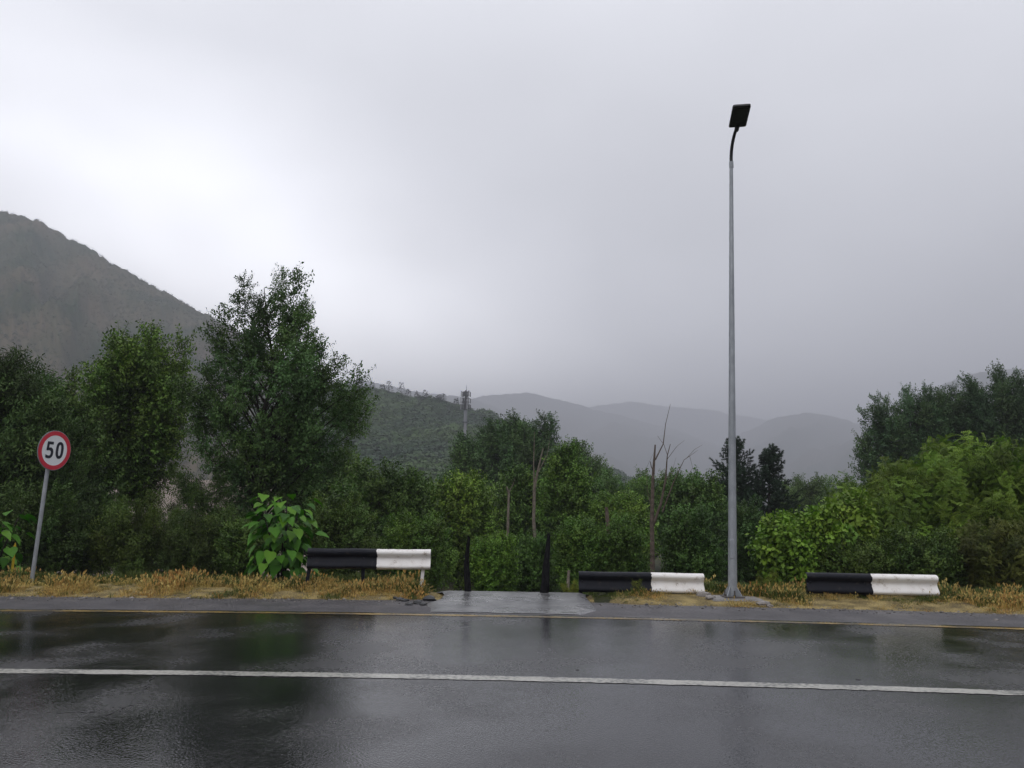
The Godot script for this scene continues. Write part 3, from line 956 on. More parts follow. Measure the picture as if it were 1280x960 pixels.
func pine(label: String, sd: int, x: float, d: float, top_y: float, half: float) -> void:
	var rng := rng_of(sd)
	var top := pt(x, top_y, d)
	var base := Vector3(pt(x, 700, d).x, 0, -d)
	base.y = ground_h(base.x, base.z) - 0.05
	var t := thing("pine_tree", label, "tree", base)
	var h := top.y - base.y
	var wood := MB.new()
	wood.tube(PackedVector3Array([Vector3.ZERO, Vector3(0.03, h * 0.5, 0), Vector3(top.x - base.x, h * 0.98, 0)]), PackedFloat32Array([0.14, 0.09, 0.015]), 7, Color.WHITE, false)
	var places: Array = twig.pine.map(func(_k): return [])
	var tints: Array = twig.pine.map(func(_k): return PackedColorArray())
	var reach_max := half / FOCAL * d
	var y := h * 0.14
	while y < h * 0.97:
		var f := y / h
		var reach := minf(reach_max * (0.30 + 1.5 * (1.0 - f)), reach_max)
		for k in 5:
			var a := k * TAU / 5.0 + rng.randf_range(-0.5, 0.5) + y * 3.0
			var l := reach * rng.randf_range(0.6, 1.12)
			var grow: Vector3 = Vector3(cos(a), lerpf(0.15, 1.0, f * f) + rng.randf_range(-0.15, 0.25), sin(a)).normalized()
			var sx := grow.cross(random_dir(rng)).normalized()
			var w := rng.randi() % 4
			var fat := clampf(l * 0.9, 0.95, 1.4)
			places[w].append(Transform3D(Basis(sx * fat, grow * l, sx.cross(grow) * fat), Vector3((top.x - base.x) * f, y, 0)))
			var g := rng.randf_range(0.75, 1.25)
			tints[w].append(Color(0.024 * g, 0.048 * g, 0.024 * g))
		y += rng.randf_range(0.18, 0.32)
	places[0].append(Transform3D(Basis(Vector3(0.8, 0, 0), Vector3(0, 0.9, 0), Vector3(0, 0, 0.8)), Vector3(top.x - base.x, h - 0.9, 0)))
	tints[0].append(Color(0.024, 0.048, 0.024))
	part(t, "trunk", wood.mesh(), M.bark)
	var crown := Node3D.new()
	crown.name = "crown"
	t.add_child(crown)
	for w in 4:
		copies(crown, "needles", twig.pine[w], M.needle, places[w], tints[w])

func undergrowth() -> void:
	var list := [
		["dark shrub", "dense dark shrub at the foot of the speed limit sign", 60, 16.3, [[610, 20, 90], [640, 0, 120], [680, -8, 128], [722, -5, 125]], Color(0.026, 0.05, 0.018), "round"],
		["dark shrub", "dark shrub right of the speed limit sign with small pale flowers", 175, 16.6, [[625, 140, 190], [650, 120, 225], [685, 115, 240], [722, 120, 240]], Color(0.034, 0.056, 0.018), "narrow"],
		["dark shrub", "dark tangled shrub just left of the catalpa", 262, 16.5, [[640, 225, 262], [655, 205, 300], [685, 200, 318], [722, 205, 315]], Color(0.030, 0.05, 0.02), "narrow"],
		["dark shrub", "dim shrub on the slope behind the tallest tree's trunk", 285, 25.0, [[640, 215, 300], [655, 190, 345], [700, 185, 360]], Color(0.032, 0.06, 0.02), "round"],
		["thin sapling", "thin airy sapling before the pale gravel bank", 268, 20.0, [[585, 225, 300], [610, 205, 320], [650, 210, 325], [690, 230, 310]], Color(0.034, 0.066, 0.022), "narrow"],
		["dark shrub", "small dark shrub tucked against the catalpa's left side", 306, 15.6, [[655, 290, 315], [680, 276, 326], [724, 276, 330]], Color(0.034, 0.062, 0.02), "round"],
		["green shrub", "low dark shrub between the catalpa and the left guardrail", 430, 17.0, [[626, 400, 440], [650, 385, 470], [685, 380, 480], [725, 385, 480]], Color(0.034, 0.06, 0.02), "round"],
		["green shrub", "green shrub behind the white half of the left guardrail", 520, 17.5, [[640, 500, 535], [662, 470, 560], [695, 462, 574], [735, 470, 570]], Color(0.038, 0.075, 0.02), "round"],
		["green shrub", "bright low shrub just right of the left blackened post", 612, 18.0, [[668, 600, 628], [690, 588, 645], [715, 586, 650], [740, 590, 645]], Color(0.045, 0.095, 0.02), "round"],
		["green shrub", "dark green shrub low behind the ramp between the posts", 660, 20.0, [[672, 645, 680], [700, 632, 700], [740, 630, 705]], Color(0.03, 0.065, 0.02), "round"],
		["green shrub", "green shrub just right of the right blackened post", 722, 17.5, [[655, 705, 735], [685, 694, 752], [715, 692, 755], [742, 698, 750]], Color(0.04, 0.082, 0.022), "round"],
		["green shrub", "green shrub behind the black half of the middle guardrail", 775, 17.5, [[650, 755, 795], [680, 742, 812], [715, 740, 815], [742, 745, 810]], Color(0.036, 0.074, 0.022), "round"],
		["green shrub", "dark shrub behind the white half of the middle guardrail", 862, 17.2, [[640, 845, 880], [668, 828, 898], [705, 824, 905], [742, 830, 900]], Color(0.030, 0.064, 0.024), "round"],
		["dark shrub", "dark shrub in the shade right behind the lamp post", 935, 18.5, [[630, 915, 950], [665, 900, 968], [705, 900, 970], [742, 905, 965]], Color(0.026, 0.052, 0.022), "round"],
		["bright shrub", "broad leaved yellow green shrub right of the lamp post", 992, 16.0, [[636, 1000, 1030], [652, 962, 1048], [678, 944, 1060], [705, 945, 1064], [735, 955, 1055]], Color(0.058, 0.112, 0.020), "broad"],
		["bright shrub", "yellowish small shrub between the broad leaved one and the acacia", 1062, 16.8, [[622, 1050, 1075], [645, 1035, 1090], [690, 1030, 1095], [735, 1040, 1090]], Color(0.060, 0.100, 0.02), "broad"],
		["dark shrub", "dark green shrub behind the black half of the right guardrail", 1060, 15.6, [[680, 1030, 1085], [705, 1015, 1110], [738, 1020, 1105]], Color(0.034, 0.06, 0.016), "round"],
		["dark shrub", "dark green shrub behind the white half of the right guardrail", 1150, 15.6, [[668, 1125, 1175], [695, 1100, 1200], [738, 1105, 1200]], Color(0.028, 0.052, 0.016), "round"],
		["dark shrub", "dark reddish flecked shrub beyond the right guardrail's end", 1245, 15.4, [[650, 1215, 1275], [680, 1190, 1310], [715, 1185, 1320], [748, 1195, 1310]], Color(0.038, 0.05, 0.016), "frond"]]
	for w in [["tall weed growing in front of the middle guardrail's black half", 798, 12.9, [[722, 794, 802], [732, 786, 810], [748, 786, 810]], 0.065], ["clump of green weeds between the right charred post and the middle guardrail", 712, 13.4, [[728, 700, 722], [738, 694, 730], [748, 692, 734]], 0.10], ["tuft of leafy weeds beside the lamp foundation", 960, 13.3, [[718, 952, 966], [730, 944, 976], [744, 944, 978]], 0.11]]:
		tree("weed", w[0], "", 260 + int(w[1]), w[1], w[2], w[3], "narrow", Color(0.075, 0.095, 0.022), {"category": "weed", "clumps": 6, "clump": w[4], "trunk": 0.006, "fork": 0.02, "base_y": 748.0, "tall": 1.4})
	for k in list.size():
		var s: Array = list[k]
		tree(s[0].replace(" ", "_"), s[1], "", 200 + k, s[2], s[3], s[4], s[6], s[5], {"category": "shrub", "clumps": 44 if s[0] == "thin sapling" else 62, "clump": 0.34, "scale": 0.85, "trunk": 0.03, "fork": 0.05, "base_y": 735.0, "deep": 0.9})
	catalpa("young catalpa with large bright green heart shaped leaves beside the left guardrail", 301, 352, 726, 14.6, 47, 106, 230)
	catalpa("bright green big leaved catalpa reaching in beside the speed limit sign", 302, -14, 726, 14.4, 42, 90, 80)
	# dead trees and stubs
	var p := pt(815, 735, 22.0)
	p.y = ground_h(p.x, p.z) - 0.05
	var t := thing("dead_tree", "tall bare dead tree with thin grey twigs above the middle guardrail", "tree", p)
	var mb := MB.new()
	mb.tube(PackedVector3Array([Vector3.ZERO, pt(815, 650, 22.0) - p, pt(816, 600, 22.0) - p, pt(819, 556, 22.1) - p]), PackedFloat32Array([0.09, 0.062, 0.048, 0.022]), 8)
	part(t, "trunk", mb.mesh(), M.dead_bark)
	var branches := [
		[[815, 660, 22.0, 0.07], [826, 630, 21.9, 0.055], [832, 600, 21.9, 0.04], [834, 570, 21.9, 0.022], [838, 555, 21.9, 0.012]],
		[[819, 575, 22.0, 0.03], [829, 555, 22.0, 0.022], [832, 530, 22.0, 0.014], [838, 505, 22.0, 0.006]],
		[[834, 568, 21.9, 0.014], [830, 556, 21.9, 0.01], [822, 545, 21.9, 0.005]],
		[[834, 574, 21.9, 0.012], [846, 558, 21.9, 0.007], [856, 550, 21.8, 0.003]],
		[[828, 640, 21.9, 0.035], [843, 600, 21.8, 0.02], [855, 575, 21.8, 0.012], [872, 563, 21.7, 0.004]],
		[[858, 573, 21.8, 0.01], [868, 562, 21.7, 0.006], [878, 556, 21.7, 0.003]],
		[[862, 570, 21.8, 0.009], [866, 585, 21.7, 0.006], [858, 596, 21.7, 0.003]],
		[[818, 592, 22.0, 0.03], [814, 583, 22.0, 0.02], [813, 577, 22.0, 0.016]],
		[[815, 640, 22.0, 0.02], [809, 610, 22.0, 0.012], [808, 585, 22.1, 0.006], [817, 566, 22.1, 0.003]],
		[[832, 600, 21.9, 0.012], [840, 590, 21.9, 0.006], [845, 572, 21.9, 0.003]]]
	for b in branches:
		for q in b:
			q[3] *= 0.68
		var bm := MB.new()
		px_tube(bm, p, b, 6)
		part(t, "branch", bm.mesh(), M.dead_bark)
	snag("slender pale dead trunk with a crooked fork at its top", [[636, 720, 24.0, 0.045], [634, 690, 24.0, 0.045], [635, 650, 24.0, 0.042], [636, 617, 24.0, 0.035], [633, 608, 24.0, 0.02]], [[[636, 616, 24.0, 0.025], [641, 606, 24.0, 0.012], [644, 598, 24.0, 0.006]]], "pale_bark")
	snag("tall bent pale dead trunk with thin upright twigs", [[676, 730, 23.0, 0.06], [670, 690, 23.0, 0.055], [667, 650, 23.0, 0.05], [668, 610, 23.0, 0.045], [673, 585, 23.0, 0.03], [679, 560, 23.0, 0.015]], [[[668, 612, 23.0, 0.03], [667, 580, 23.0, 0.018], [668, 540, 23.0, 0.006]], [[673, 590, 23.0, 0.02], [684, 568, 23.0, 0.01], [688, 545, 23.0, 0.004]]], "pale_bark")
	snag("short broken brown dead trunk leaning left above the middle guardrail", [[767, 740, 21.0, 0.075], [763, 690, 21.0, 0.065], [760, 660, 21.0, 0.06], [758, 634, 21.0, 0.045]], [], "dead_bark")
	snag("low pale stump stick beside the black end of the middle guardrail", [[709, 748, 14.6, 0.035], [710, 730, 14.6, 0.032], [711, 713, 14.6, 0.026]], [], "pale_bark")

func snag(label: String, rows: Array, more: Array, bark: String) -> void:
	var p := pt(rows[0][0], rows[0][1], rows[0][2])
	p.y = ground_h(p.x, p.z) - 0.05
	var t := thing("dead_tree", label, "tree", p)
	var mb := MB.new()
	var a := PackedVector3Array([Vector3.ZERO])
	var r := PackedFloat32Array([rows[0][3] * 1.15])
	for k in range(1, rows.size()):
		a.append(pt(rows[k][0], rows[k][1], rows[k][2]) - p)
		r.append(rows[k][3])
	mb.tube(a, r, 8)
	part(t, "trunk", mb.mesh(), M[bark])
	for b in more:
		var bm := MB.new()
		px_tube(bm, p, b, 5)
		part(t, "branch", bm.mesh(), M[bark])

var heart_leaf: Array = []

func make_heart(bow: float, g: float) -> ArrayMesh:       # a heart-shaped leaf along +Z with its tip drooping, 1 m long
	var mb := MB.new()
	mb.colored = true
	var edge := [[0.0, 0.05], [-0.06, 0.17], [-0.05, 0.30], [0.06, 0.40], [0.22, 0.44], [0.40, 0.40], [0.58, 0.30], [0.76, 0.17], [0.90, 0.07], [1.0, 0.0]]
	var rib := []
	var n := edge.size()
	for side in [-1.0, 1.0]:
		var a := []
		var b := []
		for k in n:
			var z: float = edge[k][0]
			var x: float = edge[k][1] * side
			var zm := maxf(z, 0.0) if k > 0 else 0.0
			a.append(mb.vert(Vector3(0, -bow * zm * zm, zm), Vector3.UP, Color(g * 1.25, g * 1.2, g)))
			b.append(mb.vert(Vector3(x, -bow * maxf(z, 0) * maxf(z, 0) + 0.16 * absf(x) - 0.22 * x * x + 0.03 * sin(z * 14.0) * absf(x) * 2.0, z), Vector3(-0.15 * side, 1, 0).normalized(), Color(g, g, g)))
		for k in n - 1:
			mb.quad(a[k], b[k], b[k + 1], a[k + 1])
	return mb.mesh()

func catalpa(label: String, sd: int, x: float, y: float, d: float, half: float, tall: float, leaves: int) -> void:
	if heart_leaf.is_empty():
		for k in 4:
			heart_leaf.append(make_heart(0.2 + 0.12 * k, 0.85 + 0.1 * k))
		for k in 3:
			var m := mat("catalpa_leaf_%d" % k, [lin(0.066, 0.185, 0.016), lin(0.040, 0.120, 0.013), lin(0.105, 0.235, 0.020)][k], 0.45, 0.3)
			m.vertex_color_use_as_albedo = true
			m.backlight_enabled = true
			m.backlight = Color(0.45, 0.62, 0.10)
	var rng := rng_of(sd)
	var p := pt(x, y, d)
	p.y = ground_h(p.x, p.z) - 0.03
	var t := thing("catalpa_shrub", label, "shrub", p)
	var hw := half / FOCAL * d
	var h := tall / FOCAL * d + (1.5 + (631.0 - y) / FOCAL * d - p.y)
	var stems := []
	for s in 6:
		var a := s * TAU / 6.0 + 0.4
		var q := 0.35 + 0.5 * rng.randf()
		var tip := Vector3(cos(a) * hw * q * 0.9, h * rng.randf_range(0.72, 0.96), sin(a) * hw * q * 0.9)
		if s == 0:
			tip = Vector3(0.02, h * 0.95, 0.0)
		var c := curve(Vector3(cos(a) * 0.05, 0, sin(a) * 0.05), Vector3(tip.x * 0.35, h * 0.45, tip.z * 0.35), tip, 8)
		var mb := MB.new()
		mb.tube(c, taper(0.022, 0.008, 8), 6)
		part(t, "stem", mb.mesh(), M.bark)
		stems.append(c)
	for k in leaves:
		var c: PackedVector3Array = stems[k % 6]
		var f := 0.10 + 0.90 * (k / 6) / float(leaves / 6)
		var fi := f * 8.0
		var s := c[mini(int(fi), 7)].lerp(c[mini(int(fi) + 1, 8)], fi - int(fi))
		var a := k * 2.39996 + rng.randf_range(-0.5, 0.5)
		var out := Vector3(cos(a), 0, sin(a))
		var at := s + out * rng.randf_range(0.14, 0.56) + Vector3.UP * rng.randf_range(0.0, 0.14)
		var lim := hw * (1.0 - 0.3 * clampf(at.y / h, 0, 1))
		var flat := Vector2(at.x, at.z)
		if flat.length() > lim:
			flat = flat.normalized() * lim
			at = Vector3(flat.x, at.y, flat.y)
		var drop := rng.randf_range(0.0, 0.55) + 0.65 * (1.0 - f) * rng.randf_range(0.5, 1.3)
		var zdir := (out + Vector3.DOWN * drop).normalized()
		var xdir := Vector3.UP.cross(zdir).normalized().rotated(zdir, rng.randf_range(-0.35, 0.35))
		var ydir := zdir.cross(xdir)
		var size := rng.randf_range(0.15, 0.27)
		var leaf := part(t, "leaf", heart_leaf[rng.randi() % 4], M["catalpa_leaf_%d" % (rng.randi() % 3)])
		leaf.transform = Transform3D(Basis(xdir, ydir, zdir).scaled(Vector3.ONE * size), at)

# ------------------------------------------------------------------ road furniture

func street_things() -> void:
	lamp_post()
	speed_sign()
	guardrail("guardrail section half black half white beside the catalpa", 1, Vector3(-3.42, 0, -13.15), Vector3(-1.36, 0, -13.35), 0.41, 0.80, 0.56, 0.012)
	guardrail("guardrail section half black half white left of the lamp post", 2, Vector3(1.17, 0, -13.25), Vector3(3.28, 0, -13.2), 0.085, 0.52, 0.58, 0.006)
	guardrail("guardrail section half black half white right of the lamp post", 3, Vector3(4.92, 0, -12.95), Vector3(6.98, 0, -12.75), 0.05, 0.48, 0.50, 0.004)
	blackened_post("slim black charred post at the left side of the wet ramp", [[585, 744, 13.1, 0.062], [583, 705, 13.1, 0.046], [586, 671, 13.1, 0.02]], 1)
	blackened_post("thicker black charred post leaning right at the right side of the wet ramp", [[680, 748, 13.0, 0.075], [683, 705, 13.05, 0.058], [686, 668, 13.1, 0.024]], 2)
	# yellow marker
	var p := pt(14, 724, 14.3)
	p.y = ground_h(p.x, p.z) - 0.02
	var t := thing("marker_post", "small yellow pipeline marker post with a pointed cap in the grass", "marker post", p)
	var mb := MB.new()
	mb.tube(PackedVector3Array([Vector3.ZERO, Vector3(0.0, 0.50, 0)]), PackedFloat32Array([0.022, 0.022]), 10)
	part(t, "post", mb.mesh(), M.yellow_plastic)
	mb = MB.new()
	mb.tube(PackedVector3Array([Vector3(0, 0.50, 0), Vector3(0, 0.52, 0), Vector3(0, 0.58, 0), Vector3(0, 0.60, 0), Vector3(0, 0.68, 0)]), PackedFloat32Array([0.024, 0.045, 0.045, 0.026, 0.003]), 10)
	part(t, "cap", mb.mesh(), M.yellow_plastic)
	# broken asphalt where the ramp meets the shoulder
	var rng := rng_of(500)
	for k in [[537, 751, 0.09], [522, 755, 0.07], [511, 757, 0.05], [500, 751, 0.06], [494, 749, 0.045], [506, 752, 0.05], [529, 757, 0.05]]:
		lump("asphalt_chunk", "black broken lump of asphalt at the ramp's ragged left corner", "rubble", "asphalt lumps at the ramp's left corner", k, M.rubble, rng)
	for k in [[722, 839, 0.018], [1073, 851, 0.02]]:
		lump("pebble", "small dark pebble lying on the road by the white line", "pebble", "pebbles on the wet road", k, M.rubble, rng)
	for k in [[235, 749, 0.035], [165, 748, 0.03], [880, 746, 0.09], [888, 749, 0.07], [955, 757, 0.08], [962, 759, 0.05], [1245, 776, 0.03], [430, 750, 0.03], [650, 755, 0.0]]:
		if k[2] > 0.0:
			lump("pale_stone", "small pale stone lying at the edge of the dry grass", "stone", "pale stones along the grass edge", k, M.pale_stone, rng)
	mast()

func on_ground(x: float, y: float) -> Vector3:
	var ray := pt(x, y, 1.0) - EYE
	var p := EYE + ray * (-EYE.y / ray.y)
	for k in 3:
		p = EYE + ray * ((ground_top(p) - EYE.y) / ray.y)
	return p

func ground_top(p: Vector3) -> float:
	return maxf(ground_h(p.x, p.z), -0.01)

func lump(called: String, label: String, category: String, group: String, k: Array, m: Material, rng: RandomNumberGenerator) -> void:
	var p := on_ground(k[0], k[1])
	var t := thing(called, label, category, p, group)
	var s: float = k[2]
	var mb := MB.new()
	var rings := 5
	var sides := 7
	var idx := []
	for r in rings:
		var row := []
		var f := r / float(rings - 1)
		for c in sides:
			var a := TAU * c / sides
			var rr: float = s * (0.55 + 0.5 * sin(PI * minf(f * 0.8 + 0.2, 1.0))) * rng.randf_range(0.75, 1.2) * (1.0 if r < rings - 1 else 0.25)
			var q := Vector3(cos(a) * rr * 1.3, s * 1.1 * f - s * 0.15, sin(a) * rr)
			row.append(q)
		idx.append(row)
	for r in rings - 1:
		for c in sides:
			var c2 := (c + 1) % sides
			var mid: Vector3 = (idx[r][c] + idx[r + 1][c2]) * 0.5
			mb.face([idx[r][c], idx[r][c2], idx[r + 1][c2]], mid)
			mb.face([idx[r][c], idx[r + 1][c2], idx[r + 1][c]], mid)
	mb.face(idx[rings - 1], Vector3.UP)
	part(t, "lump", mb.mesh(), m)
	t.rotation.y = rng.randf() * TAU

func blackened_post(label: String, rows: Array, sd: int) -> void:
	var p := pt(rows[0][0], rows[0][1], rows[0][2])
	p.y = ground_h(p.x, p.z) - 0.1
	var t := thing("charred_post", label, "post", p)
	var mb := MB.new()
	var sides := 9
	var ring_before := []
	var n := 14
	for k in n + 1:
		var f := k / float(n) * (rows.size() - 1)
		var j := mini(int(f), rows.size() - 2)
		var a: Vector3 = pt(rows[j][0], rows[j][1], rows[j][2])
		var b: Vector3 = pt(rows[j + 1][0], rows[j + 1][1], rows[j + 1][2])
		var c := a.lerp(b, f - j) - p
		if k == 0:
			c = Vector3.ZERO
		var r: float = lerpf(rows[j][3], rows[j + 1][3], f - j)
		var ring := []
		for s in sides:
			var ang := TAU * s / sides
			var w := 1.0 + 0.35 * N1.get_noise_3d(cos(ang) * 12.0 + sd * 40.0, k * 5.0, sin(ang) * 12.0)
			ring.append(c + Vector3(cos(ang) * r * w, (0.05 * N1.get_noise_2d(s * 20.0, sd * 9.0) if k == n else 0.0), sin(ang) * r * w * 0.85))
		if k > 0:
			for s in sides:
				var s2 := (s + 1) % sides
				var o: Vector3 = (ring[s] + ring[s2]) * 0.5 - c
				mb.face([ring_before[s], ring_before[s2], ring[s2]], o)
				mb.face([ring_before[s], ring[s2], ring[s]], o)
		ring_before = ring
	mb.face(ring_before, Vector3.UP)
	part(t, "stake", mb.mesh(), M.charred_wood)

func rail_section(length_from: float, length_to: float, whole: float, wob: float, sd: int, sheet: float) -> ArrayMesh:
	# W-shaped steel sheet, x along the rail, z towards the road
	var prof := [[0.335, -0.055], [0.338, -0.03], [0.330, 0.012], [0.312, 0.046], [0.285, 0.062], [0.255, 0.058], [0.232, 0.034], [0.212, 0.006], [0.190, -0.006], [0.165, 0.000], [0.135, 0.016], [0.095, 0.050], [0.060, 0.070], [0.034, 0.066], [0.012, 0.040], [0.0, 0.0], [0.002, -0.03]]
	var mb := MB.new()
	var n := maxi(4, int((length_to - length_from) / 0.06))
	var front := []
	for k in n + 1:
		var x := lerpf(length_from, length_to, k / float(n))
		var row := []
		for j in prof.size():
			var dent := wob * N1.get_noise_2d(x * 14.0 + sd * 50.0, j * 4.0)
			var sag := wob * 1.6 * N1.get_noise_1d(x * 5.0 + sd * 30.0)
			var a: Array = prof[maxi(j - 1, 0)]
			var b: Array = prof[mini(j + 1, prof.size() - 1)]
			var nn := Vector3(0, b[1] - a[1], a[0] - b[0]).normalized()
			var lap := 0.022 * N1.get_noise_2d(j * 11.0, sd * 70.0) if (k == n and length_from < -0.9) or (k == 0 and length_from > -0.9) else 0.0
			row.append([Vector3(x + lap, prof[j][0] + sag, prof[j][1] + dent), nn])
		front.append(row)
	for face_side in [1.0, -1.0]:
		var ids := []
		for row in front:
			var r := []
			for q in row:
				r.append(mb.vert(q[0] + (Vector3.ZERO if face_side > 0 else -q[1] * sheet), q[1] * face_side))
			ids.append(r)
		for k in n:
			for j in prof.size() - 1:
				mb.quad(ids[k][j], ids[k + 1][j], ids[k + 1][j + 1], ids[k][j + 1])
	for k in [0, n]:
		for j in prof.size() - 1:
			var p0: Array = front[k][j]
			var p1: Array = front[k][j + 1]
			mb.face([p0[0], p1[0], p1[0] - p1[1] * sheet, p0[0] - p0[1] * sheet], Vector3(-1.0 if k == 0 else 1.0, 0, 0))
	for j in [0, prof.size() - 1]:
		for k in n:
			var q0: Array = front[k][j]
			var q1: Array = front[k + 1][j]
			mb.face([q0[0], q1[0], q1[0] - q1[1] * sheet, q0[0] - q0[1] * sheet], Vector3(0, 1.0 if j == 0 else -1.0, 0))
	return mb.mesh()

func guardrail(label: String, sd: int, a: Vector3, b: Vector3, low: float, _high: float, split: float, wob: float) -> void:
	var mid := (a + b) * 0.5
	var g := minf(ground_h(a.x, a.z), ground_h(b.x, b.z))
	mid.y = g
	var t := thing("guardrail", label, "guardrail", mid, "guardrail sections along the verge")
	var along := b - a
	var length := along.length()
	t.rotation.y = atan2(-along.z, along.x)
	var half := length * 0.5
	var cut := -half + length * split
	var beam := Node3D.new()
	beam.name = "beam"
	t.add_child(beam)
	beam.position = Vector3(0, low, 0)
	part(beam, "black_section", rail_section(-half, cut, length, wob, sd, 0.006), M.rail_black_paint)
	part(beam, "white_section", rail_section(cut + 0.001, half, length, wob, sd, 0.006), M.rail_white_paint)
	var posts := [[-half + 0.06, -0.09, 0.03, "rail_black_paint"], [half - 0.10, -0.07, 0.03, "rail_white_paint"], [-half + length * 0.45, 0.0, -0.02, "rail_black_paint"]]
	for p in posts:
		var mb := MB.new()
		var top := Vector3(p[0], low + 0.24, -0.075)
		var foot := Vector3(p[0] + (p[1] if sd == 1 else p[1] * 0.4), -0.12, -0.075 + p[2])
		var w := 0.028
		var dz := 0.035
		var rings := []
		for q in [foot, top]:
			rings.append([q + Vector3(-w, 0, -dz), q + Vector3(w, 0, -dz), q + Vector3(w, 0, dz), q + Vector3(-w, 0, dz)])
		for s in 4:
			var s2 := (s + 1) % 4
			mb.face([rings[0][s], rings[0][s2], rings[1][s2], rings[1][s]], (rings[0][s] + rings[0][s2]) * 0.5 - foot)
		mb.face(rings[1], Vector3.UP)
		mb.face(rings[0], Vector3.DOWN)
		part(t, "post", mb.mesh(), M[p[3]])
		mb = MB.new()
		mb.tube(PackedVector3Array([Vector3(p[0], low + 0.178, -0.012), Vector3(p[0], low + 0.178, 0.012)]), PackedFloat32Array([0.016, 0.014]), 6)
		part(t, "bolt", mb.mesh(), M[p[3]])

func lamp_post() -> void:
	var base := Vector3(pt(916, 752, 12.75).x, 0.0, -12.75)
	var pad_top := 0.06
	var pad := thing("lamp_foundation", "cracked concrete pad under the street lamp in the dry grass", "foundation", Vector3(base.x, 0.0, base.z))
	var mb := MB.new()
	mb.box(Vector3(-0.40, -0.3, -0.36), Vector3(0.42, pad_top, 0.30), 0.03)
	part(pad, "slab", mb.mesh(), M.pad_concrete)
	pad.rotation.y = 0.05
	var t := thing("street_lamp", "tall tapered grey steel street lamp with a flat dark lamp head", "street lamp", Vector3(base.x, pad_top, base.z))
	var o := t.position
	var joint := pt(914.0, 203.0, 12.75) - o
	mb = MB.new()
	var p := PackedVector3Array()
	var r := PackedFloat32Array()
	for k in 13:
		var f := k / 12.0
		p.append(Vector3(joint.x * f, 0.02 + (joint.y - 0.02) * f, 0.0))
		r.append(lerpf(0.074, 0.031, f))
	mb.tube(p, r, 24)
	part(t, "pole", mb.mesh(), M.galvanised_steel)
	mb = MB.new()
	mb.tube(PackedVector3Array([joint + Vector3(0, -0.10, 0), joint + Vector3(0, 0.01, 0)]), PackedFloat32Array([0.039, 0.039]), 20)
	part(t, "collar", mb.mesh(), M.galvanised_steel)
	mb = MB.new()
	mb.box(Vector3(-0.16, 0.0, -0.16), Vector3(0.16, 0.02, 0.16), 0.004)
	part(t, "base_plate", mb.mesh(), M.bolt_steel)
	for k in 4:
		var a := PI / 4 + k * PI / 2
		var d := Vector3(cos(a), 0, sin(a))
		var s := d.cross(Vector3.UP) * 0.006
		mb = MB.new()
		var shape := [d * 0.065 + Vector3.UP * 0.02, d * 0.17 + Vector3.UP * 0.02, d * 0.17 + Vector3.UP * 0.035, d * 0.068 + Vector3.UP * 0.18]
		mb.face(shape.map(func(q): return q + s), s)
		mb.face(shape.map(func(q): return q - s), -s)
		for j in 4:
			var j2 := (j + 1) % 4
			mb.face([shape[j] + s, shape[j2] + s, shape[j2] - s, shape[j] - s], (shape[j] + shape[j2]) * 0.5 - (d * 0.15 + Vector3.UP * 0.08))
		part(t, "gusset", mb.mesh(), M.galvanised_steel)
		mb = MB.new()
		var q := Vector3(cos(a + PI / 4) * 0.125, 0.02, sin(a + PI / 4) * 0.125)
		mb.tube(PackedVector3Array([q, q + Vector3(0, 0.025, 0)]), PackedFloat32Array([0.024, 0.024]), 6)
		mb.tube(PackedVector3Array([q + Vector3(0, 0.025, 0), q + Vector3(0, 0.095, 0)]), PackedFloat32Array([0.012, 0.012]), 8)
		part(t, "anchor_bolt", mb.mesh(), M.bolt_steel)
	mb = MB.new()
	mb.box(Vector3(-0.038, 0.62, 0.0), Vector3(0.038, 0.92, 0.074), 0.005)
	part(t, "inspection_door", mb.mesh(), M.galvanised_steel)
	var head_back := pt(921.5, 158.0, 12.30) - o
	var head_front := pt(927.5, 131.0, 11.70) - o
	mb = MB.new()
	var bow := Vector3(joint.x, joint.y + (head_back.y - joint.y) * 0.80, 0.0)
	mb.tube(curve(joint, bow, head_back, 12), taper(0.029, 0.027, 12), 16)
	part(t, "arm", mb.mesh(), M.lamp_housing)
	# head: flat rounded box along the arm's end
	var dir := (head_front - head_back).normalized()
	var side := dir.cross(Vector3.UP).normalized()
	var up := side.cross(dir).normalized()
	var length := (head_front - head_back).length()
	var head := Node3D.new()
	head.name = "lamp_head"
	t.add_child(head)
	head.position = head_back
	head.basis = Basis(side, up, -dir)
	part(head, "housing", rounded_slab(0.145, length, 0.035, 0.045), M.lamp_housing)
	part(head, "lens_panel", rounded_slab(0.115, length * 0.55, 0.03, 0.028), M.lamp_lens, Vector3(0, -0.022, -length * 0.33))
	mb = MB.new()
	mb.tube(PackedVector3Array([Vector3(0, -0.01, 0.10), Vector3(0, 0, -0.08)]), PackedFloat32Array([0.038, 0.045]), 14)
	part(head, "socket", mb.mesh(), M.lamp_housing)

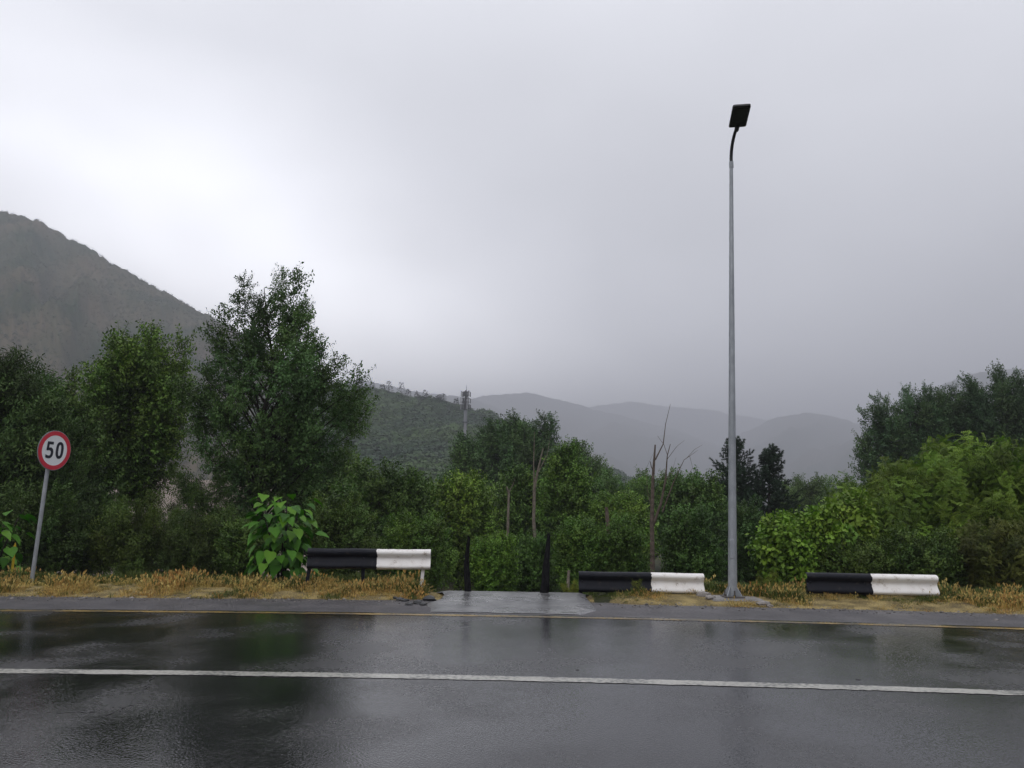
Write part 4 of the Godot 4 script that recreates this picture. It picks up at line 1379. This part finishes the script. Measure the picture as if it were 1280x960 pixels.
func rounded_slab(half_w: float, length: float, corner: float, thick: float) -> ArrayMesh:
	var outline := []
	for c in [[1.0, 0.0, 0.0], [1.0, 1.0, 0.0], [-1.0, 1.0, 0.0], [-1.0, 0.0, 0.0]]:
		var cx: float = c[0] * (half_w - corner)
		var cz: float = -lerpf(corner, length - corner, c[1])
		var a0 := 0.0
		if c[0] > 0 and c[1] < 0.5: a0 = -PI / 2
		elif c[0] > 0: a0 = 0.0
		elif c[1] > 0.5: a0 = PI / 2
		else: a0 = PI
		for k in 5:
			var a := a0 + PI / 2 * k / 4.0
			outline.append(Vector3(cx + cos(a) * corner, 0, cz - sin(a) * corner))
	var mb := MB.new()
	var mid := Vector3(0, 0, -length * 0.5)
	var levels := [[-0.5, 0.94], [-0.38, 1.0], [0.30, 1.0], [0.5, 0.86]]
	var rows := []
	for l in levels:
		rows.append(outline.map(func(q): return mid + (q - mid) * l[1] + Vector3(0, l[0] * thick, 0)))
	for l in 3:
		for k in outline.size():
			var k2 := (k + 1) % outline.size()
			mb.face([rows[l][k], rows[l][k2], rows[l + 1][k2], rows[l + 1][k]], (rows[l][k] + rows[l][k2]) * 0.5 - mid + Vector3(0, (l - 1) * 0.02, 0))
	mb.face(rows[0], Vector3.DOWN)
	mb.face(rows[3], Vector3.UP)
	return mb.mesh()

func disc(radius: float, inner: float, z0: float, z1: float) -> ArrayMesh:        # disc or ring facing +Z
	var mb := MB.new()
	var n := 48
	for k in n:
		var a := TAU * k / n
		var b := TAU * (k + 1) / n
		var d := Vector3(cos(a), sin(a), 0)
		var e := Vector3(cos(b), sin(b), 0)
		var f := Vector3(0, 0, 1)
		mb.face([d * inner + f * z1, d * radius + f * z1, e * radius + f * z1, e * inner + f * z1] if inner > 0.0 else [f * z1, d * radius + f * z1, e * radius + f * z1], f)
		mb.face([d * inner + f * z0, d * radius + f * z0, e * radius + f * z0, e * inner + f * z0] if inner > 0.0 else [f * z0, d * radius + f * z0, e * radius + f * z0], -f)
		mb.face([d * radius + f * z0, e * radius + f * z0, e * radius + f * z1, d * radius + f * z1], d + e)
	return mb.mesh()

func speed_sign() -> void:
	var d := 13.6
	var base := pt(39, 729, d)
	base.y = ground_h(base.x, base.z) - 0.1
	var t := thing("speed_limit_sign", "round red rimmed 50 speed limit sign on a leaning grey pole", "road sign", base)
	var top := pt(66, 541, d) - base
	var centre := pt(65.5, 563, d) - base
	var mb := MB.new()
	mb.tube(PackedVector3Array([Vector3.ZERO, top * 0.5, top]), PackedFloat32Array([0.033, 0.033, 0.033]), 16)
	part(t, "pole", mb.mesh(), M.galvanised_steel)
	var plate := Node3D.new()
	plate.name = "sign_plate"
	t.add_child(plate)
	var up := top.normalized()
	var face := Vector3(sin(deg_to_rad(75.0)), 0, cos(deg_to_rad(75.0)))
	face = (face - up * face.dot(up)).normalized()
	plate.basis = Basis(up.cross(face), up, face)
	plate.position = centre + face * 0.045
	part(plate, "backing", disc(0.355, 0.0, -0.006, 0.0), M.sign_back)
	part(plate, "white_face", disc(0.335, 0.0, 0.0015, 0.004), M.sign_white)
	part(plate, "red_ring", disc(0.342, 0.268, 0.0055, 0.007), M.sign_red)
	var font := SystemFont.new()
	font.font_names = PackedStringArray(["Droid Sans"])
	font.font_weight = 700
	for k in 2:
		var tm := TextMesh.new()
		tm.text = ["5", "0"][k]
		tm.font = font
		tm.font_size = 64
		tm.pixel_size = 0.0052
		tm.depth = 0.003
		var g := part(plate, "digit", tm, M.sign_black, Vector3(-0.105 + 0.21 * k, 0.0, 0.0075))
		g.scale = Vector3(1.0, 1.22, 1.0)
	for k in [-0.16, 0.16]:
		mb = MB.new()
		mb.box(Vector3(-0.05, k - 0.015, -0.085), Vector3(0.05, k + 0.015, -0.0075), 0.003)
		part(plate, "clamp", mb.mesh(), M.galvanised_steel)

func mast() -> void:
	var d := 205.0
	var b := pt(580, 600, d)
	b.y = ground_h(b.x, b.z) - 0.2
	var t := thing("phone_mast", "grey mobile phone mast with three tiers of panel antennas before the wooded hill", "mast", b)
	var top := pt(581, 488, d) - b
	var mb := MB.new()
	var joint := (pt(580, 528, d) - b).y
	mb.tube(PackedVector3Array([Vector3.ZERO, Vector3(0, joint, 0)]), PackedFloat32Array([0.62, 0.42]), 16)
	part(t, "lower_mast", mb.mesh(), M.antenna_white)
	mb = MB.new()
	var stage := (pt(580, 513, d) - b).y
	mb.tube(PackedVector3Array([Vector3(0, joint, 0), Vector3(0, stage, 0)]), PackedFloat32Array([0.5, 0.46]), 16)
	part(t, "middle_mast", mb.mesh(), M.mast_steel)
	mb = MB.new()
	mb.tube(PackedVector3Array([Vector3(0, joint - 0.15, 0), Vector3(0, joint + 0.15, 0)]), PackedFloat32Array([0.72, 0.72]), 16)
	part(t, "flange", mb.mesh(), M.mast_dark)
	mb = MB.new()
	mb.tube(PackedVector3Array([Vector3(0, stage, 0), Vector3(0, top.y, 0)]), PackedFloat32Array([0.34, 0.22]), 12)
	part(t, "upper_mast", mb.mesh(), M.mast_dark)
	mb = MB.new()
	mb.tube(PackedVector3Array([Vector3(0.1, top.y, 0), Vector3(0.1, top.y + 1.5, 0)]), PackedFloat32Array([0.07, 0.03]), 6)
	part(t, "lightning_rod", mb.mesh(), M.mast_dark)
	for tier in 3:
		var y0 := lerpf(stage, top.y, [0.04, 0.36, 0.68][tier])
		var h := (top.y - stage) * 0.30
		var rad := 1.35 - 0.05 * tier
		mb = MB.new()
		for yy in [y0 + h * 0.2, y0 + h * 0.8]:
			var ring := PackedVector3Array()
			for k in 13:
				ring.append(Vector3(cos(TAU * k / 12.0) * rad * 0.8, yy, sin(TAU * k / 12.0) * rad * 0.8))
			mb.tube(ring, taper(0.06, 0.06, 12), 5)
			for k in 3:
				mb.tube(PackedVector3Array([Vector3(0, yy, 0), Vector3(cos(TAU * k / 3.0) * rad * 0.8, yy, sin(TAU * k / 3.0) * rad * 0.8)]), PackedFloat32Array([0.06, 0.06]), 5)
		part(t, "antenna_frame", mb.mesh(), M.mast_dark)
		for k in 6:
			var a := TAU * k / 6.0 + 0.35 + tier * 0.2
			mb = MB.new()
			mb.box(Vector3(-0.19, 0, -0.10), Vector3(0.19, h * (0.96 if k % 2 == 0 else 0.8), 0.09), 0.03)
			var q := part(t, "panel_antenna", mb.mesh(), M[["antenna_white", "mast_dark"][k % 2]], Vector3(sin(a) * rad, y0, cos(a) * rad))
			q.rotation.y = a

# ------------------------------------------------------------------ grass

func verge_plants() -> void:
	var rng := rng_of(900)
	var tufts := [make_tuft(1, 18, 0.095, 0.95, false), make_tuft(2, 12, 0.165, 0.6, true)]
	var green := make_tuft(3, 14, 0.16, 0.65, false)
	var places := [[], []]
	var tints := [PackedColorArray(), PackedColorArray()]
	var gp := []
	var gt := PackedColorArray()
	for k in 26000:
		var x := rng.randf_range(-13.0, 12.5)
		var e := pow(rng.randf(), 0.8) * 2.3 - 0.02
		var p := bend(R_EDGE + 0.05 + e, x)
		e += 0.22 * N1.get_noise_1d(x * 12.0)
		if e < 0.02:
			continue
		if absf(p.x - 0.0) < 1.42 and e < 6.0:
			continue
		if absf(p.x - 3.7) < 0.55 and e > 0.15 and e < 1.1 and absf(p.z + 12.75) < 0.4:
			continue
		p.y = ground_h(p.x, p.z) - 0.02
		var dens := N1.get_noise_2d(p.x * 7.0, p.z * 7.0)
		var dry := 0.93 - 0.75 * smoothstep(0.8, 1.8, e + 0.9 * dens)
		dry -= 0.7 * smoothstep(0.12, 0.4, N2.get_noise_2d(p.x * 30.0, p.z * 30.0))
		if p.x > 0.9 and p.x < 1.8:
			dry -= 0.6
		var s := rng.randf_range(0.55, 1.1) * (0.62 + 0.45 * smoothstep(0.1, 1.2, e)) * (1.0 + 0.9 * dens)
		if rng.randf() < smoothstep(-0.05, -0.5, dens) * 0.8:
			continue
		if e < 1.6 and (absf(p.x - 5.95) < 1.25 or absf(p.x - 2.35) < 1.0):     # trodden short before the low rails
			s *= 0.55
		if dens < -0.32 and e < 0.8:
			s *= 0.5
		var b := Basis.from_euler(Vector3(rng.randf_range(-0.25, 0.25), rng.randf() * TAU, rng.randf_range(-0.25, 0.25))).scaled(Vector3.ONE * s)
		var v := rng.randf_range(0.65, 1.3)
		if rng.randf() < dry:
			var red := rng.randf_range(0.0, 1.0) * clampf(0.5 + dens, 0, 1)
			var w := 1 if rng.randf() < (0.12 + 0.2 * dens) + 0.25 * smoothstep(0.5, 1.6, e) else 0
			places[w].append(Transform3D(b, p))
			tints[w].append(Color(0.50 * v, lerpf(0.41, 0.27, red) * v, lerpf(0.15, 0.09, red) * v))
		else:
			gp.append(Transform3D(b, p))
			gt.append(Color(0.085 * v, 0.115 * v, 0.026 * v))
	var labels := ["short dry yellow grass along the verge", "taller dry seeding grass stalks scattered through the verge"]
	for w in 2:
		var o := copies(self, "dry_grass" if w == 0 else "seeding_grass", tufts[w], M.grass_blade, places[w], tints[w])
		o.set_meta("label", labels[w])
		o.set_meta("category", "grass")
	var o2 := copies(self, "green_grass", green, M.grass_blade, gp, gt)
	o2.set_meta("label", "green grass and weeds at the foot of the shrubs")
	o2.set_meta("category", "grass")
	# loose grit along the ragged edge of the shoulder
	var gr := rng_of(930)
	var grit := []
	var grit_t := PackedColorArray()
	for k in 1300:
		var x := gr.randf_range(-12.0, 12.0)
		var e := gr.randfn(0.0, 0.16)
		var p := bend(R_EDGE + e, x)
		if absf(p.x) < 1.1:
			continue
		p.y = maxf(ground_h(p.x, p.z), -0.004) + 0.002
		var s := absf(gr.randfn(0.0, 0.006)) + 0.005
		grit.append(Transform3D(Basis.from_euler(Vector3(gr.randf() * TAU, gr.randf() * TAU, 0)).scaled(Vector3(s * 1.3, s, s)), p))
		var v := gr.randf_range(0.04, 0.22)
		grit_t.append(Color(v, v * 0.93, v * 0.88))
	var gmesh := SphereMesh.new()
	gmesh.radius = 1.0
	gmesh.height = 2.0
	gmesh.radial_segments = 6
	gmesh.rings = 3
	var gmat := mat("grit", Color.WHITE, 0.5, 0.4)
	gmat.vertex_color_use_as_albedo = true
	var go := copies(self, "grit", gmesh, gmat, grit, grit_t)
	go.set_meta("label", "loose grit strewn along the shoulder's ragged edge")
	go.set_meta("category", "gravel")
